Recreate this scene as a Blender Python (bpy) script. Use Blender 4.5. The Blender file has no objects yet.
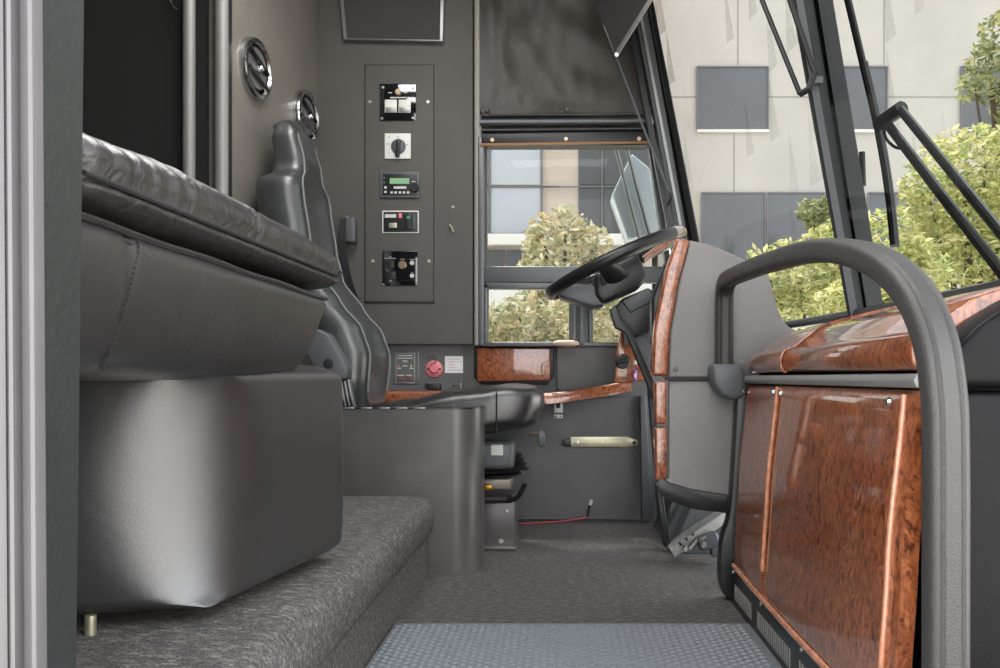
import bpy, bmesh, math, random
from mathutils import Vector, Matrix, noise
random.seed(7)
PI = math.pi
sc = bpy.context.scene
COL = sc.collection
F, CX, CY, CZ = 900.0, 560.0, 378.0, 0.61       # focal length (px of a 1000 px frame), vanishing point, eye height above cab floor

def W(px, py, d):
    """point of the place seen at a photo position, at distance d across the coach"""
    return Vector(((px - CX) * d / F, d, CZ - (py - CY) * d / F))
def XZ(pts, d):
    return [((px - CX) * d / F, CZ - (py - CY) * d / F) for px, py in pts]
def lerp_table(t, x):
    if x <= t[0][0]: return t[0][1]
    for (a, fa), (b, fb) in zip(t, t[1:]):
        if x <= b:
            k = (x - a) / (b - a); k = k * k * (3 - 2 * k) * .5 + k * .5
            return fa + (fb - fa) * k
    return t[-1][1]
def catmull(pts, n=8):
    P = [Vector(p) for p in pts]; out = []
    for i in range(len(P) - 1):
        p0 = P[max(i - 1, 0)]; p1 = P[i]; p2 = P[i + 1]; p3 = P[min(i + 2, len(P) - 1)]
        for k in range(n):
            t = k / n
            out.append(.5 * ((2 * p1) + (p2 - p0) * t + (2 * p0 - 5 * p1 + 4 * p2 - p3) * t * t + (3 * p1 - p0 - 3 * p2 + p3) * t ** 3))
    out.append(P[-1]); return out
def spline2(pts, n=6):
    return [(v.x, v.y) for v in catmull([(a, b, 0) for a, b in pts], n)]

# ------------------------------------------------------------------ materials
def srgb(r, g, b):
    f = lambda c: (c / 255 / 12.92) if c / 255 <= .04045 else ((c / 255 + .055) / 1.055) ** 2.4
    return (f(r), f(g), f(b), 1)
def new_mat(name):
    m = bpy.data.materials.new(name); m.use_nodes = True
    nt = m.node_tree; nt.nodes.clear()
    out = nt.nodes.new('ShaderNodeOutputMaterial')
    return m, nt, out
def N(nt, typ, **kw):
    n = nt.nodes.new(typ)
    for k, v in kw.items():
        if k in n.inputs: n.inputs[k].default_value = v
        else: setattr(n, k, v)
    return n
def coords(nt, scale=(1, 1, 1), rot=(0, 0, 0)):
    g = N(nt, 'ShaderNodeNewGeometry'); mp = N(nt, 'ShaderNodeMapping')
    mp.inputs['Scale'].default_value = scale; mp.inputs['Rotation'].default_value = rot
    nt.links.new(g.outputs['Position'], mp.inputs['Vector'])
    return mp.outputs['Vector']
def M(name, col, rough=.5, metal=0, bump=0, bscale=200, var=0, vscale=8, coat=0, spec=.5, rvar=0, col2=None, kind='noise', wrinkle=0, wscale=14, crough=.06):
    m, nt, out = new_mat(name)
    b = N(nt, 'ShaderNodeBsdfPrincipled'); nt.links.new(b.outputs[0], out.inputs[0])
    b.inputs['Base Color'].default_value = col; b.inputs['Roughness'].default_value = rough
    b.inputs['Metallic'].default_value = metal; b.inputs['Specular IOR Level'].default_value = spec
    b.inputs['Coat Weight'].default_value = coat; b.inputs['Coat Roughness'].default_value = crough
    v = coords(nt)
    if var or col2:
        n = N(nt, 'ShaderNodeTexNoise', Scale=vscale, Detail=5.0, Roughness=.6); nt.links.new(v, n.inputs['Vector'])
        r = N(nt, 'ShaderNodeValToRGB'); r.color_ramp.elements[0].position = .35; r.color_ramp.elements[1].position = .65
        c2 = col2 or tuple(min(1, c * (1 + var)) for c in col[:3]) + (1,)
        r.color_ramp.elements[0].color = tuple(c * (1 - var) for c in col[:3]) + (1,); r.color_ramp.elements[1].color = c2
        nt.links.new(n.outputs['Fac'], r.inputs['Fac']); nt.links.new(r.outputs['Color'], b.inputs['Base Color'])
        if rvar:
            mr = N(nt, 'ShaderNodeMapRange'); mr.inputs['To Min'].default_value = rough - rvar; mr.inputs['To Max'].default_value = rough + rvar
            nt.links.new(n.outputs['Fac'], mr.inputs['Value']); nt.links.new(mr.outputs[0], b.inputs['Roughness'])
    nrm = None
    if wrinkle:
        n = N(nt, 'ShaderNodeTexNoise', Scale=wscale, Detail=4.0, Distortion=1.2); nt.links.new(v, n.inputs['Vector'])
        bp = N(nt, 'ShaderNodeBump', Strength=wrinkle, Distance=.02); nt.links.new(n.outputs['Fac'], bp.inputs['Height']); nrm = bp
    if bump:
        if kind == 'voronoi':
            n = N(nt, 'ShaderNodeTexVoronoi', Scale=bscale); o = n.outputs['Distance']
        else:
            n = N(nt, 'ShaderNodeTexNoise', Scale=bscale, Detail=3.0); o = n.outputs['Fac']
        nt.links.new(v, n.inputs['Vector'])
        bp = N(nt, 'ShaderNodeBump', Strength=bump, Distance=.004); nt.links.new(o, bp.inputs['Height'])
        if nrm: nt.links.new(nrm.outputs[0], bp.inputs['Normal'])
        nrm = bp
    if nrm: nt.links.new(nrm.outputs[0], b.inputs['Normal'])
    return m
def burl_mat(name, seed=0.0):
    m, nt, out = new_mat(name)
    b = N(nt, 'ShaderNodeBsdfPrincipled'); nt.links.new(b.outputs[0], out.inputs[0])
    b.inputs['Roughness'].default_value = .32; b.inputs['Coat Weight'].default_value = 1.0; b.inputs['Coat Roughness'].default_value = .04
    b.inputs['Coat IOR'].default_value = 1.55
    v = coords(nt, (1, 1, .62))
    n0 = N(nt, 'ShaderNodeTexNoise', Scale=9.0 + seed, Detail=3.0); nt.links.new(v, n0.inputs['Vector'])
    mx = N(nt, 'ShaderNodeMix', data_type='VECTOR', clamp_factor=False); mx.inputs['Factor'].default_value = .045
    nt.links.new(v, mx.inputs[4]); nt.links.new(n0.outputs['Color'], mx.inputs[5])
    n1 = N(nt, 'ShaderNodeTexNoise', Scale=42.0, Detail=6.0, Roughness=.72, Distortion=2.2); nt.links.new(mx.outputs[1], n1.inputs['Vector'])
    r1 = N(nt, 'ShaderNodeValToRGB'); cr = r1.color_ramp
    cr.elements[0].position = .32; cr.elements[0].color = srgb(84, 40, 18)
    cr.elements[1].position = .72; cr.elements[1].color = srgb(202, 132, 84)
    e = cr.elements.new(.47); e.color = srgb(146, 80, 46)
    e = cr.elements.new(.57); e.color = srgb(172, 102, 62)
    nt.links.new(n1.outputs['Fac'], r1.inputs['Fac'])
    vo = N(nt, 'ShaderNodeTexNoise', Scale=105.0, Detail=2.0, Roughness=.5, Distortion=.6); nt.links.new(mx.outputs[1], vo.inputs['Vector'])
    r2 = N(nt, 'ShaderNodeValToRGB'); r2.color_ramp.elements[0].position = .30; r2.color_ramp.elements[1].position = .43
    r2.color_ramp.elements[0].color = (.16, .09, .06, 1); r2.color_ramp.elements[1].color = (1, 1, 1, 1)
    nt.links.new(vo.outputs['Fac'], r2.inputs['Fac'])
    mu = N(nt, 'ShaderNodeMix', data_type='RGBA', blend_type='MULTIPLY'); mu.inputs['Factor'].default_value = .85
    nt.links.new(r1.outputs[0], mu.inputs[6]); nt.links.new(r2.outputs[0], mu.inputs[7])
    n3 = N(nt, 'ShaderNodeTexNoise', Scale=5.0, Detail=2.0); nt.links.new(v, n3.inputs['Vector'])
    r3 = N(nt, 'ShaderNodeValToRGB'); r3.color_ramp.elements[0].position = .35; r3.color_ramp.elements[1].position = .65
    r3.color_ramp.elements[0].color = (.78, .72, .68, 1); r3.color_ramp.elements[1].color = (1, 1, 1, 1)
    nt.links.new(n3.outputs['Fac'], r3.inputs['Fac'])
    m2 = N(nt, 'ShaderNodeMix', data_type='RGBA', blend_type='MULTIPLY'); m2.inputs['Factor'].default_value = 1
    nt.links.new(mu.outputs[2], m2.inputs[6]); nt.links.new(r3.outputs[0], m2.inputs[7])
    nt.links.new(m2.outputs[2], b.inputs['Base Color'])
    return m
def carpet_mat(name, ca, cb, cc):
    m, nt, out = new_mat(name)
    b = N(nt, 'ShaderNodeBsdfPrincipled', Roughness=.95); nt.links.new(b.outputs[0], out.inputs[0])
    b.inputs['Specular IOR Level'].default_value = .15; b.inputs['Sheen Weight'].default_value = .15
    v = coords(nt); v2 = coords(nt, (1, 2.2, 2.2))
    n1 = N(nt, 'ShaderNodeTexNoise', Scale=260.0, Detail=2.0); nt.links.new(v, n1.inputs['Vector'])
    n2 = N(nt, 'ShaderNodeTexNoise', Scale=44.0, Detail=6.0, Roughness=.8); nt.links.new(v2, n2.inputs['Vector'])
    r = N(nt, 'ShaderNodeValToRGB'); cr = r.color_ramp
    cr.elements[0].position = .35; cr.elements[0].color = ca; cr.elements[1].position = .68; cr.elements[1].color = cc
    e = cr.elements.new(.52); e.color = cb
    nt.links.new(n2.outputs['Fac'], r.inputs['Fac'])
    r2 = N(nt, 'ShaderNodeValToRGB'); r2.color_ramp.elements[0].position = .38; r2.color_ramp.elements[1].position = .62
    r2.color_ramp.elements[0].color = (.45, .45, .45, 1); r2.color_ramp.elements[1].color = (1.3, 1.3, 1.3, 1)
    nt.links.new(n1.outputs['Fac'], r2.inputs['Fac'])
    mu = N(nt, 'ShaderNodeMix', data_type='RGBA', blend_type='MULTIPLY'); mu.inputs['Factor'].default_value = 1
    nt.links.new(r.outputs[0], mu.inputs[6]); nt.links.new(r2.outputs[0], mu.inputs[7]); nt.links.new(mu.outputs[2], b.inputs['Base Color'])
    ad = N(nt, 'ShaderNodeMath', operation='ADD'); nt.links.new(n1.outputs['Fac'], ad.inputs[0]); nt.links.new(n2.outputs['Fac'], ad.inputs[1])
    bp = N(nt, 'ShaderNodeBump', Strength=.9, Distance=.008); nt.links.new(ad.outputs[0], bp.inputs['Height']); nt.links.new(bp.outputs[0], b.inputs['Normal'])
    return m
def glass_mat(name, tint, refl=.03):
    m, nt, out = new_mat(name)
    t = N(nt, 'ShaderNodeBsdfTransparent'); t.inputs['Color'].default_value = tint
    g = N(nt, 'ShaderNodeBsdfGlossy', Roughness=.0)
    mx = N(nt, 'ShaderNodeMixShader'); mx.inputs[0].default_value = refl
    nt.links.new(t.outputs[0], mx.inputs[1]); nt.links.new(g.outputs[0], mx.inputs[2])
    nt.links.new(mx.outputs[0], out.inputs[0]); return m
def leaf_mat(name, cols, trans=.45):
    m, nt, out = new_mat(name)
    g = N(nt, 'ShaderNodeNewGeometry'); r = N(nt, 'ShaderNodeValToRGB'); cr = r.color_ramp
    while len(cr.elements) < len(cols): cr.elements.new(.5)
    for i, c in enumerate(cols):
        cr.elements[i].position = i / (len(cols) - 1); cr.elements[i].color = c
    nt.links.new(g.outputs['Random Per Island'], r.inputs['Fac'])
    d = N(nt, 'ShaderNodeBsdfPrincipled', Roughness=.45); t = N(nt, 'ShaderNodeBsdfTranslucent'); mx = N(nt, 'ShaderNodeMixShader')
    mx.inputs[0].default_value = trans
    nt.links.new(r.outputs[0], d.inputs['Base Color']); nt.links.new(r.outputs[0], t.inputs['Color'])
    nt.links.new(d.outputs[0], mx.inputs[1]); nt.links.new(t.outputs[0], mx.inputs[2]); nt.links.new(mx.outputs[0], out.inputs[0])
    return m
def emit_mat(name, col, s):
    m, nt, out = new_mat(name)
    e = N(nt, 'ShaderNodeEmission', Strength=s); e.inputs['Color'].default_value = col
    nt.links.new(e.outputs[0], out.inputs[0]); return m

LEATHER = M('black_leather', srgb(36, 36, 37), .33, spec=.9, coat=.35, crough=.24, bump=.12, bscale=520, kind='voronoi', var=.12, vscale=6, rvar=.06, wrinkle=.12, wscale=9)
LEATHER_W = M('gathered_black_leather', srgb(36, 34, 34), .36, spec=.8, coat=.3, crough=.28, bump=.10, bscale=520, kind='voronoi', var=.15, vscale=9, wrinkle=.35, wscale=26)
LEATHER_B = M('dash_leather', srgb(14, 14, 16), .42, spec=.14, bump=.06, bscale=400, kind='voronoi', var=.2, vscale=12, wrinkle=.05, wscale=16)
LEATHER_S = M('driver_leather', srgb(54, 56, 57), .36, spec=.9, coat=.35, crough=.26, bump=.1, bscale=520, kind='voronoi', var=.08, vscale=8, wrinkle=.12, wscale=12)
VINYL = M('black_vinyl_cover', srgb(34, 34, 36), .36, spec=1.0, coat=.75, crough=.36, bump=.12, bscale=600, kind='voronoi', var=.08, vscale=4, rvar=.05, wrinkle=.06, wscale=6)
WALLV = M('dark_vinyl_wall', srgb(84, 82, 78), .62, bump=.35, bscale=300, var=.05, vscale=5)
WALLL = M('left_wall_laminate', srgb(112, 108, 102), .42, bump=.08, bscale=160, var=.06, vscale=3, rvar=.06)
CLOSET = M('closet_shade_black', srgb(36, 37, 37), .5, bump=.05)  # near-black: the closet's shadow is put into the colour
LOWERV = M('lower_wall_vinyl', srgb(96, 96, 96), .6, bump=.4, bscale=260, var=.06, vscale=6)
STEEL = M('painted_steel', srgb(92, 90, 89), .33, metal=.2, var=.14, vscale=7, rvar=.07, bump=.03)
CONS = M('console_grey', srgb(124, 122, 121), .5, bump=.4, bscale=230, var=.05, vscale=6, wrinkle=.06, wscale=30)
BLACKP = M('black_plastic', srgb(30, 30, 32), .36, bump=.08, bscale=300)
BLACKM = M('matte_black', srgb(26, 26, 27), .6)
GREYP = M('grey_plastic', srgb(82, 85, 88), .45, bump=.08)
RAILM = M('rail_rubber', srgb(56, 55, 54), .45, bump=.3, bscale=420)
ALU = M('aluminium', srgb(150, 150, 150), .4, metal=.75, var=.05, vscale=20)
ALUD = M('dark_aluminium', srgb(95, 98, 100), .4, metal=.5)
JAMB = M('jamb_paint', srgb(34, 37, 37), .5, bump=.3, bscale=130, var=.05)
JAMBA = M('jamb_aluminium', srgb(92, 90, 92), .5, metal=.2, var=.05)
POLE = M('pole_metal', srgb(138, 137, 134), .5, metal=.25)
CHROME = M('chrome', srgb(205, 205, 205), .18, metal=1.0)
SATIN = M('satin_metal', srgb(190, 188, 180), .35, metal=.9)
ZINC = M('zinc_plate', srgb(190, 186, 160), .35, metal=.8, var=.12, vscale=30)
BURL = burl_mat('burl_walnut')
BURLE = M('burl_bead', srgb(204, 138, 104), .25, var=.25, vscale=60, coat=1.0)
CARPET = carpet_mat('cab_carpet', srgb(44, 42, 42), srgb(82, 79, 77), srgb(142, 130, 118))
CARPETS = carpet_mat('step_carpet', srgb(50, 48, 47), srgb(96, 92, 89), srgb(168, 156, 142))  # dark shadows painted into the pile colour, along with light scuffs
GLASS = glass_mat('tinted_glass', (.50, .51, .50, 1), .008)
WSGLASS = glass_mat('windshield_glass', (.29, .29, .285, 1))
WHITE = M('white_plastic', srgb(225, 226, 222), .4)
PAPER = M('white_paper', srgb(228, 228, 230), .8)
INK = M('grey_print', srgb(150, 150, 152), .8)
INKW = M('pale_print', srgb(205, 205, 200), .6)
RED = M('red_plastic', srgb(214, 120, 124), .35)
REDL = M('pale_red_plastic', srgb(232, 130, 136), .3)
REDC = M('red_wire', srgb(150, 52, 60), .45)
PURPLE = M('purple_fob', srgb(150, 90, 170), .3)
LCD = emit_mat('lcd_green', srgb(150, 195, 150), .28)
GREENL = M('green_lens', srgb(60, 150, 110), .3)
YELLOWL = M('yellow_lens', srgb(210, 200, 90), .3)
DARKGLOSS = M('gloss_black_plate', srgb(22, 23, 25), .06, coat=1)
BRASSY = M('brass_fitting', srgb(190, 170, 140), .3, metal=.9)
STITCH = M('dark_thread', srgb(22, 22, 23), .8)
STITCHL = M('grey_thread', srgb(120, 124, 126), .7)
CONC = M('concrete', srgb(196, 193, 186), .9, var=.06, vscale=.5)
CONCJ = M('concrete_joint', srgb(150, 148, 142), .9)
PINKW = M('tan_facade', srgb(198, 184, 172), .9, var=.05, vscale=.6)
WHITEB = M('white_ledge', srgb(232, 230, 226), .8)
BGLASS = M('building_glass', srgb(96, 101, 106), .12, coat=.4, var=.12, vscale=.4)
BGLASSL = M('sky_reflection_glass', srgb(180, 184, 192), .15, metal=.25, var=.08, vscale=.3)  # reflected sky painted into the pale pane colour
BGLASSD = M('dark_building_glass', srgb(82, 84, 88), .35, var=.08, vscale=.3)
MULL = M('mullion_metal', srgb(120, 120, 124), .5)
MIRH = M('mirror_housing', srgb(205, 216, 226), .3, coat=.5)
ASPH = M('pavement', srgb(188, 184, 176), .95, bump=.4, bscale=60, var=.1)
BARK = M('bark', srgb(88, 74, 60), .9, bump=.5, bscale=30)
LEAF_M = leaf_mat('magnolia_leaf', [srgb(132, 136, 98), srgb(178, 180, 138), srgb(212, 208, 172), srgb(200, 170, 126), srgb(232, 228, 204), srgb(158, 162, 120)], .4)
LEAF_Y = leaf_mat('yellow_green_leaf', [srgb(132, 144, 84), srgb(184, 192, 122), srgb(226, 226, 168), srgb(208, 206, 142), srgb(150, 162, 100), srgb(214, 204, 158)], .55)
LEAF_D = leaf_mat('mid_green_leaf', [srgb(104, 114, 78), srgb(150, 156, 106), srgb(190, 190, 138), srgb(122, 130, 88)], .45)

def mat_rubber():
    m, nt, out = new_mat('ribbed_rubber')
    b = N(nt, 'ShaderNodeBsdfPrincipled', Roughness=.5); nt.links.new(b.outputs[0], out.inputs[0])
    b.inputs['Base Color'].default_value = srgb(112, 118, 122)
    return m
MATR = mat_rubber()

# ------------------------------------------------------------------ mesh builder
class MB:
    def __init__(s): s.bm = bmesh.new()
    def _add(s, verts, faces):
        vs = [s.bm.verts.new(v) for v in verts]
        for f in faces:
            try: s.bm.faces.new([vs[i] for i in f])
            except ValueError: pass
        return vs
    def box(s, c, size, bevel=0, rot=None, seg=3):
        b2 = bmesh.new(); bmesh.ops.create_cube(b2, size=1)
        for v in b2.verts: v.co = Vector((v.co.x * size[0], v.co.y * size[1], v.co.z * size[2]))
        if bevel: bmesh.ops.bevel(b2, geom=list(b2.edges), offset=bevel, segments=seg, profile=.5, affect='EDGES')
        mt = Matrix.Translation(c) @ (rot.to_4x4() if rot else Matrix())
        s.merge(b2, mt); return s
    def merge(s, b2, mt=Matrix()):
        b2.verts.index_update(); vs = [s.bm.verts.new(mt @ v.co) for v in b2.verts]
        for f in b2.faces:
            try: s.bm.faces.new([vs[v.index] for v in f.verts])
            except ValueError: pass
        b2.free()
    def prism(s, pts, a0, a1, plane='xz', bevel=0, seg=3, back=None):
        """polygon extruded along the third axis from a0 to a1; back = other polygon at a1"""
        b2 = bmesh.new(); n = len(pts)
        def mk(p, a): return {'xz': (p[0], a, p[1]), 'yz': (a, p[0], p[1]), 'xy': (p[0], p[1], a)}[plane]
        A = [b2.verts.new(mk(p, a0)) for p in pts]; B = [b2.verts.new(mk(p, a1)) for p in (back or pts)]
        fa = b2.faces.new(A); b2.faces.new(B[::-1])
        for i in range(n): b2.faces.new((A[i], B[i], B[(i + 1) % n], A[(i + 1) % n]))
        bmesh.ops.recalc_face_normals(b2, faces=list(b2.faces))
        if bevel:
            es = [e for e in b2.edges if (e.verts[0] in A and e.verts[1] in A) or (e.verts[0] in B and e.verts[1] in B) or n <= 8]
            bmesh.ops.bevel(b2, geom=es, offset=bevel, segments=seg, profile=.5, affect='EDGES')
        s.merge(b2); return s
    def loft(s, rings, cap=True, closed=True):
        m = len(rings[0]); base = [[s.bm.verts.new(p) for p in r] for r in rings]
        for a, b in zip(base, base[1:]):
            for i in range(m if closed else m - 1):
                j = (i + 1) % m
                try: s.bm.faces.new((a[i], a[j], b[j], b[i]))
                except ValueError: pass
        if cap and closed:
            for r in (base[0][::-1], base[-1]):
                try: s.bm.faces.new(r)
                except ValueError: pass
        return s
    def tube(s, pts, r, n=10, closed=False, cap=True):
        P = [Vector(p) for p in pts]; rings = []; L = len(P)
        up = None
        for i, p in enumerate(P):
            t = (P[(i + 1) % L] - P[i - 1]) if closed else (P[min(i + 1, L - 1)] - P[max(i - 1, 0)])
            t.normalize()
            if up is None:
                up = Vector((0, 0, 1)) if abs(t.z) < .9 else Vector((0, 1, 0))
            sd = t.cross(up).normalized(); up = sd.cross(t).normalized()
            rr = r[i] if isinstance(r, (list, tuple)) else r
            rings.append([p + sd * math.cos(2 * PI * k / n) * rr + up * math.sin(2 * PI * k / n) * rr for k in range(n)])
        if closed: rings.append(rings[0]); return s.loft(rings, cap=False)
        return s.loft(rings, cap)
    def sweep(s, pts, prof, up=(0, 0, 1), scales=None):
        P = [Vector(p) for p in pts]; L = len(P); rings = []; u0 = Vector(up)
        for i, p in enumerate(P):
            t = (P[min(i + 1, L - 1)] - P[max(i - 1, 0)]).normalized()
            sd = t.cross(u0).normalized(); u = sd.cross(t).normalized()
            k = scales[i] if scales else 1
            rings.append([p + sd * a * k + u * b * k for a, b in prof])
        return s.loft(rings)
    def lathe(s, prof, origin, axis, n=28):
        """prof: (radius, height along axis)"""
        ax = Vector(axis).normalized(); q = ax.to_track_quat('Z', 'Y'); o = Vector(origin)
        rings = [[o + q @ Vector((r * math.cos(2 * PI * k / n), r * math.sin(2 * PI * k / n), h)) for k in range(n)] for r, h in prof]
        return s.loft(rings)
    def sup(s, c, r, e=(.5, .5), n=40, m=24, fn=None, rot=None):
        """superellipsoid; fn(unit, point) may move each point"""
        def sp(x, p): return math.copysign(abs(x) ** p, x)
        rings = []
        for j in range(m + 1):
            ph = -PI / 2 + PI * j / m; ring = []
            ph = max(-PI / 2 + .02, min(PI / 2 - .02, ph))
            for i in range(n):
                th = 2 * PI * i / n
                p = Vector((r[0] * sp(math.cos(ph), e[1]) * sp(math.cos(th), e[0]), r[1] * sp(math.cos(ph), e[1]) * sp(math.sin(th), e[0]), r[2] * sp(math.sin(ph), e[1])))
                if fn: p = fn(p)
                if rot: p = rot @ p
                ring.append(Vector(c) + p)
            rings.append(ring)
        return s.loft(rings)
    def build(s, name, mat, parent=None, smooth=True, ang=35, subsurf=0):
        bmesh.ops.recalc_face_normals(s.bm, faces=list(s.bm.faces))
        me = bpy.data.meshes.new(name)
        o = bpy.data.objects.new(name, me); COL.objects.link(o)
        if parent is None:
            lo = [min(v.co[i] for v in s.bm.verts) for i in range(3)]; hi = [max(v.co[i] for v in s.bm.verts) for i in range(3)]
            c = Vector(((lo[0] + hi[0]) / 2, (lo[1] + hi[1]) / 2, lo[2]))
            for v in s.bm.verts: v.co -= c
            o.location = c
        s.bm.to_mesh(me); s.bm.free()
        me.materials.append(mat)
        if smooth:
            me.polygons.foreach_set('use_smooth', [True] * len(me.polygons)); me.set_sharp_from_angle(angle=math.radians(ang))
        if parent is not None:
            o.parent = parent
            o.matrix_parent_inverse = Matrix.Translation(-parent.location) if parent.parent is None else Matrix()
        if subsurf:
            md = o.modifiers.new('s', 'SUBSURF'); md.levels = subsurf; md.render_levels = subsurf
        return o
def tag(o, label, cat, group=None):
    o['label'] = label; o['category'] = cat
    if group: o['group'] = group
    return o
def thing(name, label, cat, loc, group=None):
    o = bpy.data.objects.new(name, None); COL.objects.link(o); o.location = loc
    o.empty_display_size = .05
    return tag(o, label, cat, group)
def struct(o):
    o['kind'] = 'structure'; return o
def plate(mb, px, py, w, h, d, t, bevel=.002):
    """thin box facing the aisle, px,py = centre in photo, size in photo px at distance d"""
    k = d / F; c = W(px, py, d); mb.box((c.x, d - t / 2, c.z), (w * k, t, h * k), min(bevel, t * .45)); return mb
def disc(mb, px, py, r, d, t, n=20):
    c = W(px, py, d); k = d / F
    mb.lathe([(0.0001, t), (r * k * .85, t), (r * k, t * .7), (r * k, 0), (0.0001, 0)], c, (0, -1, 0), n); return mb
def split_build(mb, name, mat, parent):
    """every separate island of the mesh becomes a part of its own"""
    seen = set(); out = []
    mb.bm.verts.ensure_lookup_table(); mb.bm.verts.index_update()
    for v in mb.bm.verts:
        if v.index in seen: continue
        st = [v]; isl = []; seen.add(v.index)
        while st:
            a = st.pop(); isl.append(a)
            for e in a.link_edges:
                b = e.other_vert(a)
                if b.index not in seen: seen.add(b.index); st.append(b)
        idx = {a.index: i for i, a in enumerate(isl)}; m = MB()
        m._add([a.co.copy() for a in isl], [[idx[q.index] for q in f.verts] for f in {f for a in isl for f in a.link_faces}])
        out.append(m.build(name, mat, parent))
    mb.bm.free(); return out
def screw(px, py, d, parent, r=2.0, mat=None):
    o = disc(MB(), px, py, r, d, .004, 12).build('screw', mat or SATIN, parent); return o

DF = 3.81   # far wall
# ------------------------------------------------------------------ setting
def wall_xz(pts, y0, y1): return MB().prism(pts, y0, y1, 'xz')
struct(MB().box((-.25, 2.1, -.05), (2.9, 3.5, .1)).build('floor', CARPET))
struct(MB().box((-.2, 2.2, 2.45), (3.0, 3.3, .06)).build('ceiling', WALLL))
# far wall: below the window, with upper band over the window, and a strip by the front pillar
zs, zt = CZ + (378 - 345) * DF / F, CZ + (378 - 145) * DF / F
struct(MB().box((-.17, DF + .04, zs / 2), (1.74, .08, zs)).build('wall_far', LOWERV))
struct(MB().prism([(-1.04, zt), (.42, zt), (.28, 2.42), (-1.04, 2.42)], DF, DF + .08, 'xz').build('wall_far_upper', WALLV))
struct(MB().box(((475 - CX) * DF / F, DF + .02, 1.4), (.10, .05, 2.0)).build('wall_far_edge', WALLV))
xl = (322 - CX) * DF / F; xr = (474 - CX) * DF / F
struct(MB().box(((xl + xr) / 2 - .02, DF - .02, (zs + 2.42) / 2), (xr - xl + .04, .055, 2.42 - zs), .006).build('wall_pillar', WALLV))
o = MB(); o.tube([W(478, 345, DF - .03), W(478, -60, DF - .03)], .016, 12)
struct(o.build('trim_1', M('pale_trim', srgb(165, 162, 155), .5)))
# left wall with the round vents: slightly turned towards the door
LW = lambda d: -1.007 - .123 * (DF - d)
struct(MB().prism([(LW(3.83), 3.83), (LW(2.97), 2.97), (LW(2.97) - .05, 2.97), (LW(3.83) - .05, 3.83)], 0, 2.42, 'xy', .004).build('wall_left', WALLL))
struct(MB().box((-1.40, 3.0, 1.21), (.6, .04, 2.42)).build('wall_closet', CLOSET))
struct(MB().box((-1.70, 1.85, 1.21), (.05, 2.34, 2.42)).build('wall_left_rear', CLOSET))
for i, (px, r) in enumerate(((189, .020), (221.5, .0215))):
    o = MB(); c = W(px, 378, 2.945); o.tube([(c.x, c.y, .24), (c.x, c.y, 2.42)], r, 16); struct(o.build('trim_%d' % (i + 2), POLE))
# door jamb in the foreground
J = MB()
def jamb_ring(z, sh): return [Vector((-.372 + sh, .639, z)), Vector((-.372 + sh, .70, z)), Vector((-.395 + sh, .71, z)), Vector((-1.7, .71, z)), Vector((-1.7, .639, z))]
J.loft([jamb_ring(-.3, -.009), jamb_ring(.42, -.004), jamb_ring(1.0, .003), jamb_ring(2.42, .012)])
struct(J.build('wall_near', JAMB))
struct(MB().box((.5, .665, 2.27), (1.76, .07, .36)).build('wall_header_sky_block', JAMB))  # unseen header, added to keep a sky streak out of the side glass
J = MB()
for p0, p1, y in ((-60, 3, .597), (2, 12.5, .602), (12, 17, .594), (16, 32, .603), (31, 36.5, .596)):
    x0, x1 = (p0 - CX) * .6 / F, (p1 - CX) * .6 / F
    J.loft([[Vector((x0 + s, y, z)), Vector((x0 * .2 + x1 * .8 + s, y, z)), Vector((x1 + s, y + .003, z)), Vector((x1 + s, .607, z)), Vector((x0 + s, .607, z))] for z, s in ((-.3, .009), (.42, .003), (1.0, -.001), (2.42, -.008))])
struct(J.build('door_1', JAMBA))

# carpeted step / platform
st = MB(); zt_ = .243
prof = [(-1.67, 0), (-.41, 0), (-.41, .125), (-.402, .128), (-.393, .145), (-.392, .19), (-.396, .22), (-.412, .238), (-.44, zt_), (-.7, zt_ + .002), (-1.67, zt_)]
rings = []
for k in range(90):
    y = .72 + (2.79 - .72) * k / 89
    ring = []
    for i, (x, z) in enumerate(prof):
        a = noise.noise(Vector((x * 9, y * 9, z * 9))) * .004 if 2 < i < 10 else 0
        ring.append(Vector((x + a, y, z + a * .6)))
    rings.append(ring)
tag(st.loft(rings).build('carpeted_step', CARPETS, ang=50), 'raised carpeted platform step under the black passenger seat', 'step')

# rubber entry mat with diamond studs
mt = thing('rubber_mat', 'bluish grey studded rubber mat at the entry end of the cab floor', 'mat', (.03, 1.6, 0))
MB().box((.03, 1.68, .004), (.87, 1.06, .008), .002).build('mat_base', MATR, mt)
s_ = MB(); row = 0; y = 1.30
while y < 2.195:
    x = -.395 + (.017 if row % 2 else 0)
    while x < .455:
        w, h = .011, .007
        s_._add([(x - w, y, .008), (x, y - h, .008), (x + w, y, .008), (x, y + h, .008), (x - w * .45, y, .0115), (x, y - h * .45, .0115), (x + w * .45, y, .0115), (x, y + h * .45, .0115)],
                [(0, 1, 5, 4), (1, 2, 6, 5), (2, 3, 7, 6), (3, 0, 4, 7), (4, 5, 6, 7)])
        x += .034
    y += .0125; row += 1
so = s_.build('stud_pattern', MATR, mt, smooth=False); so['kind'] = 'stuff'

# ------------------------------------------------------------------ passenger seat (left)
ps = thing('passenger_seat', 'black leather passenger seat with thick gathered cushion beside the entry door', 'seat', (-.7, 1.5, .243))
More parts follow.
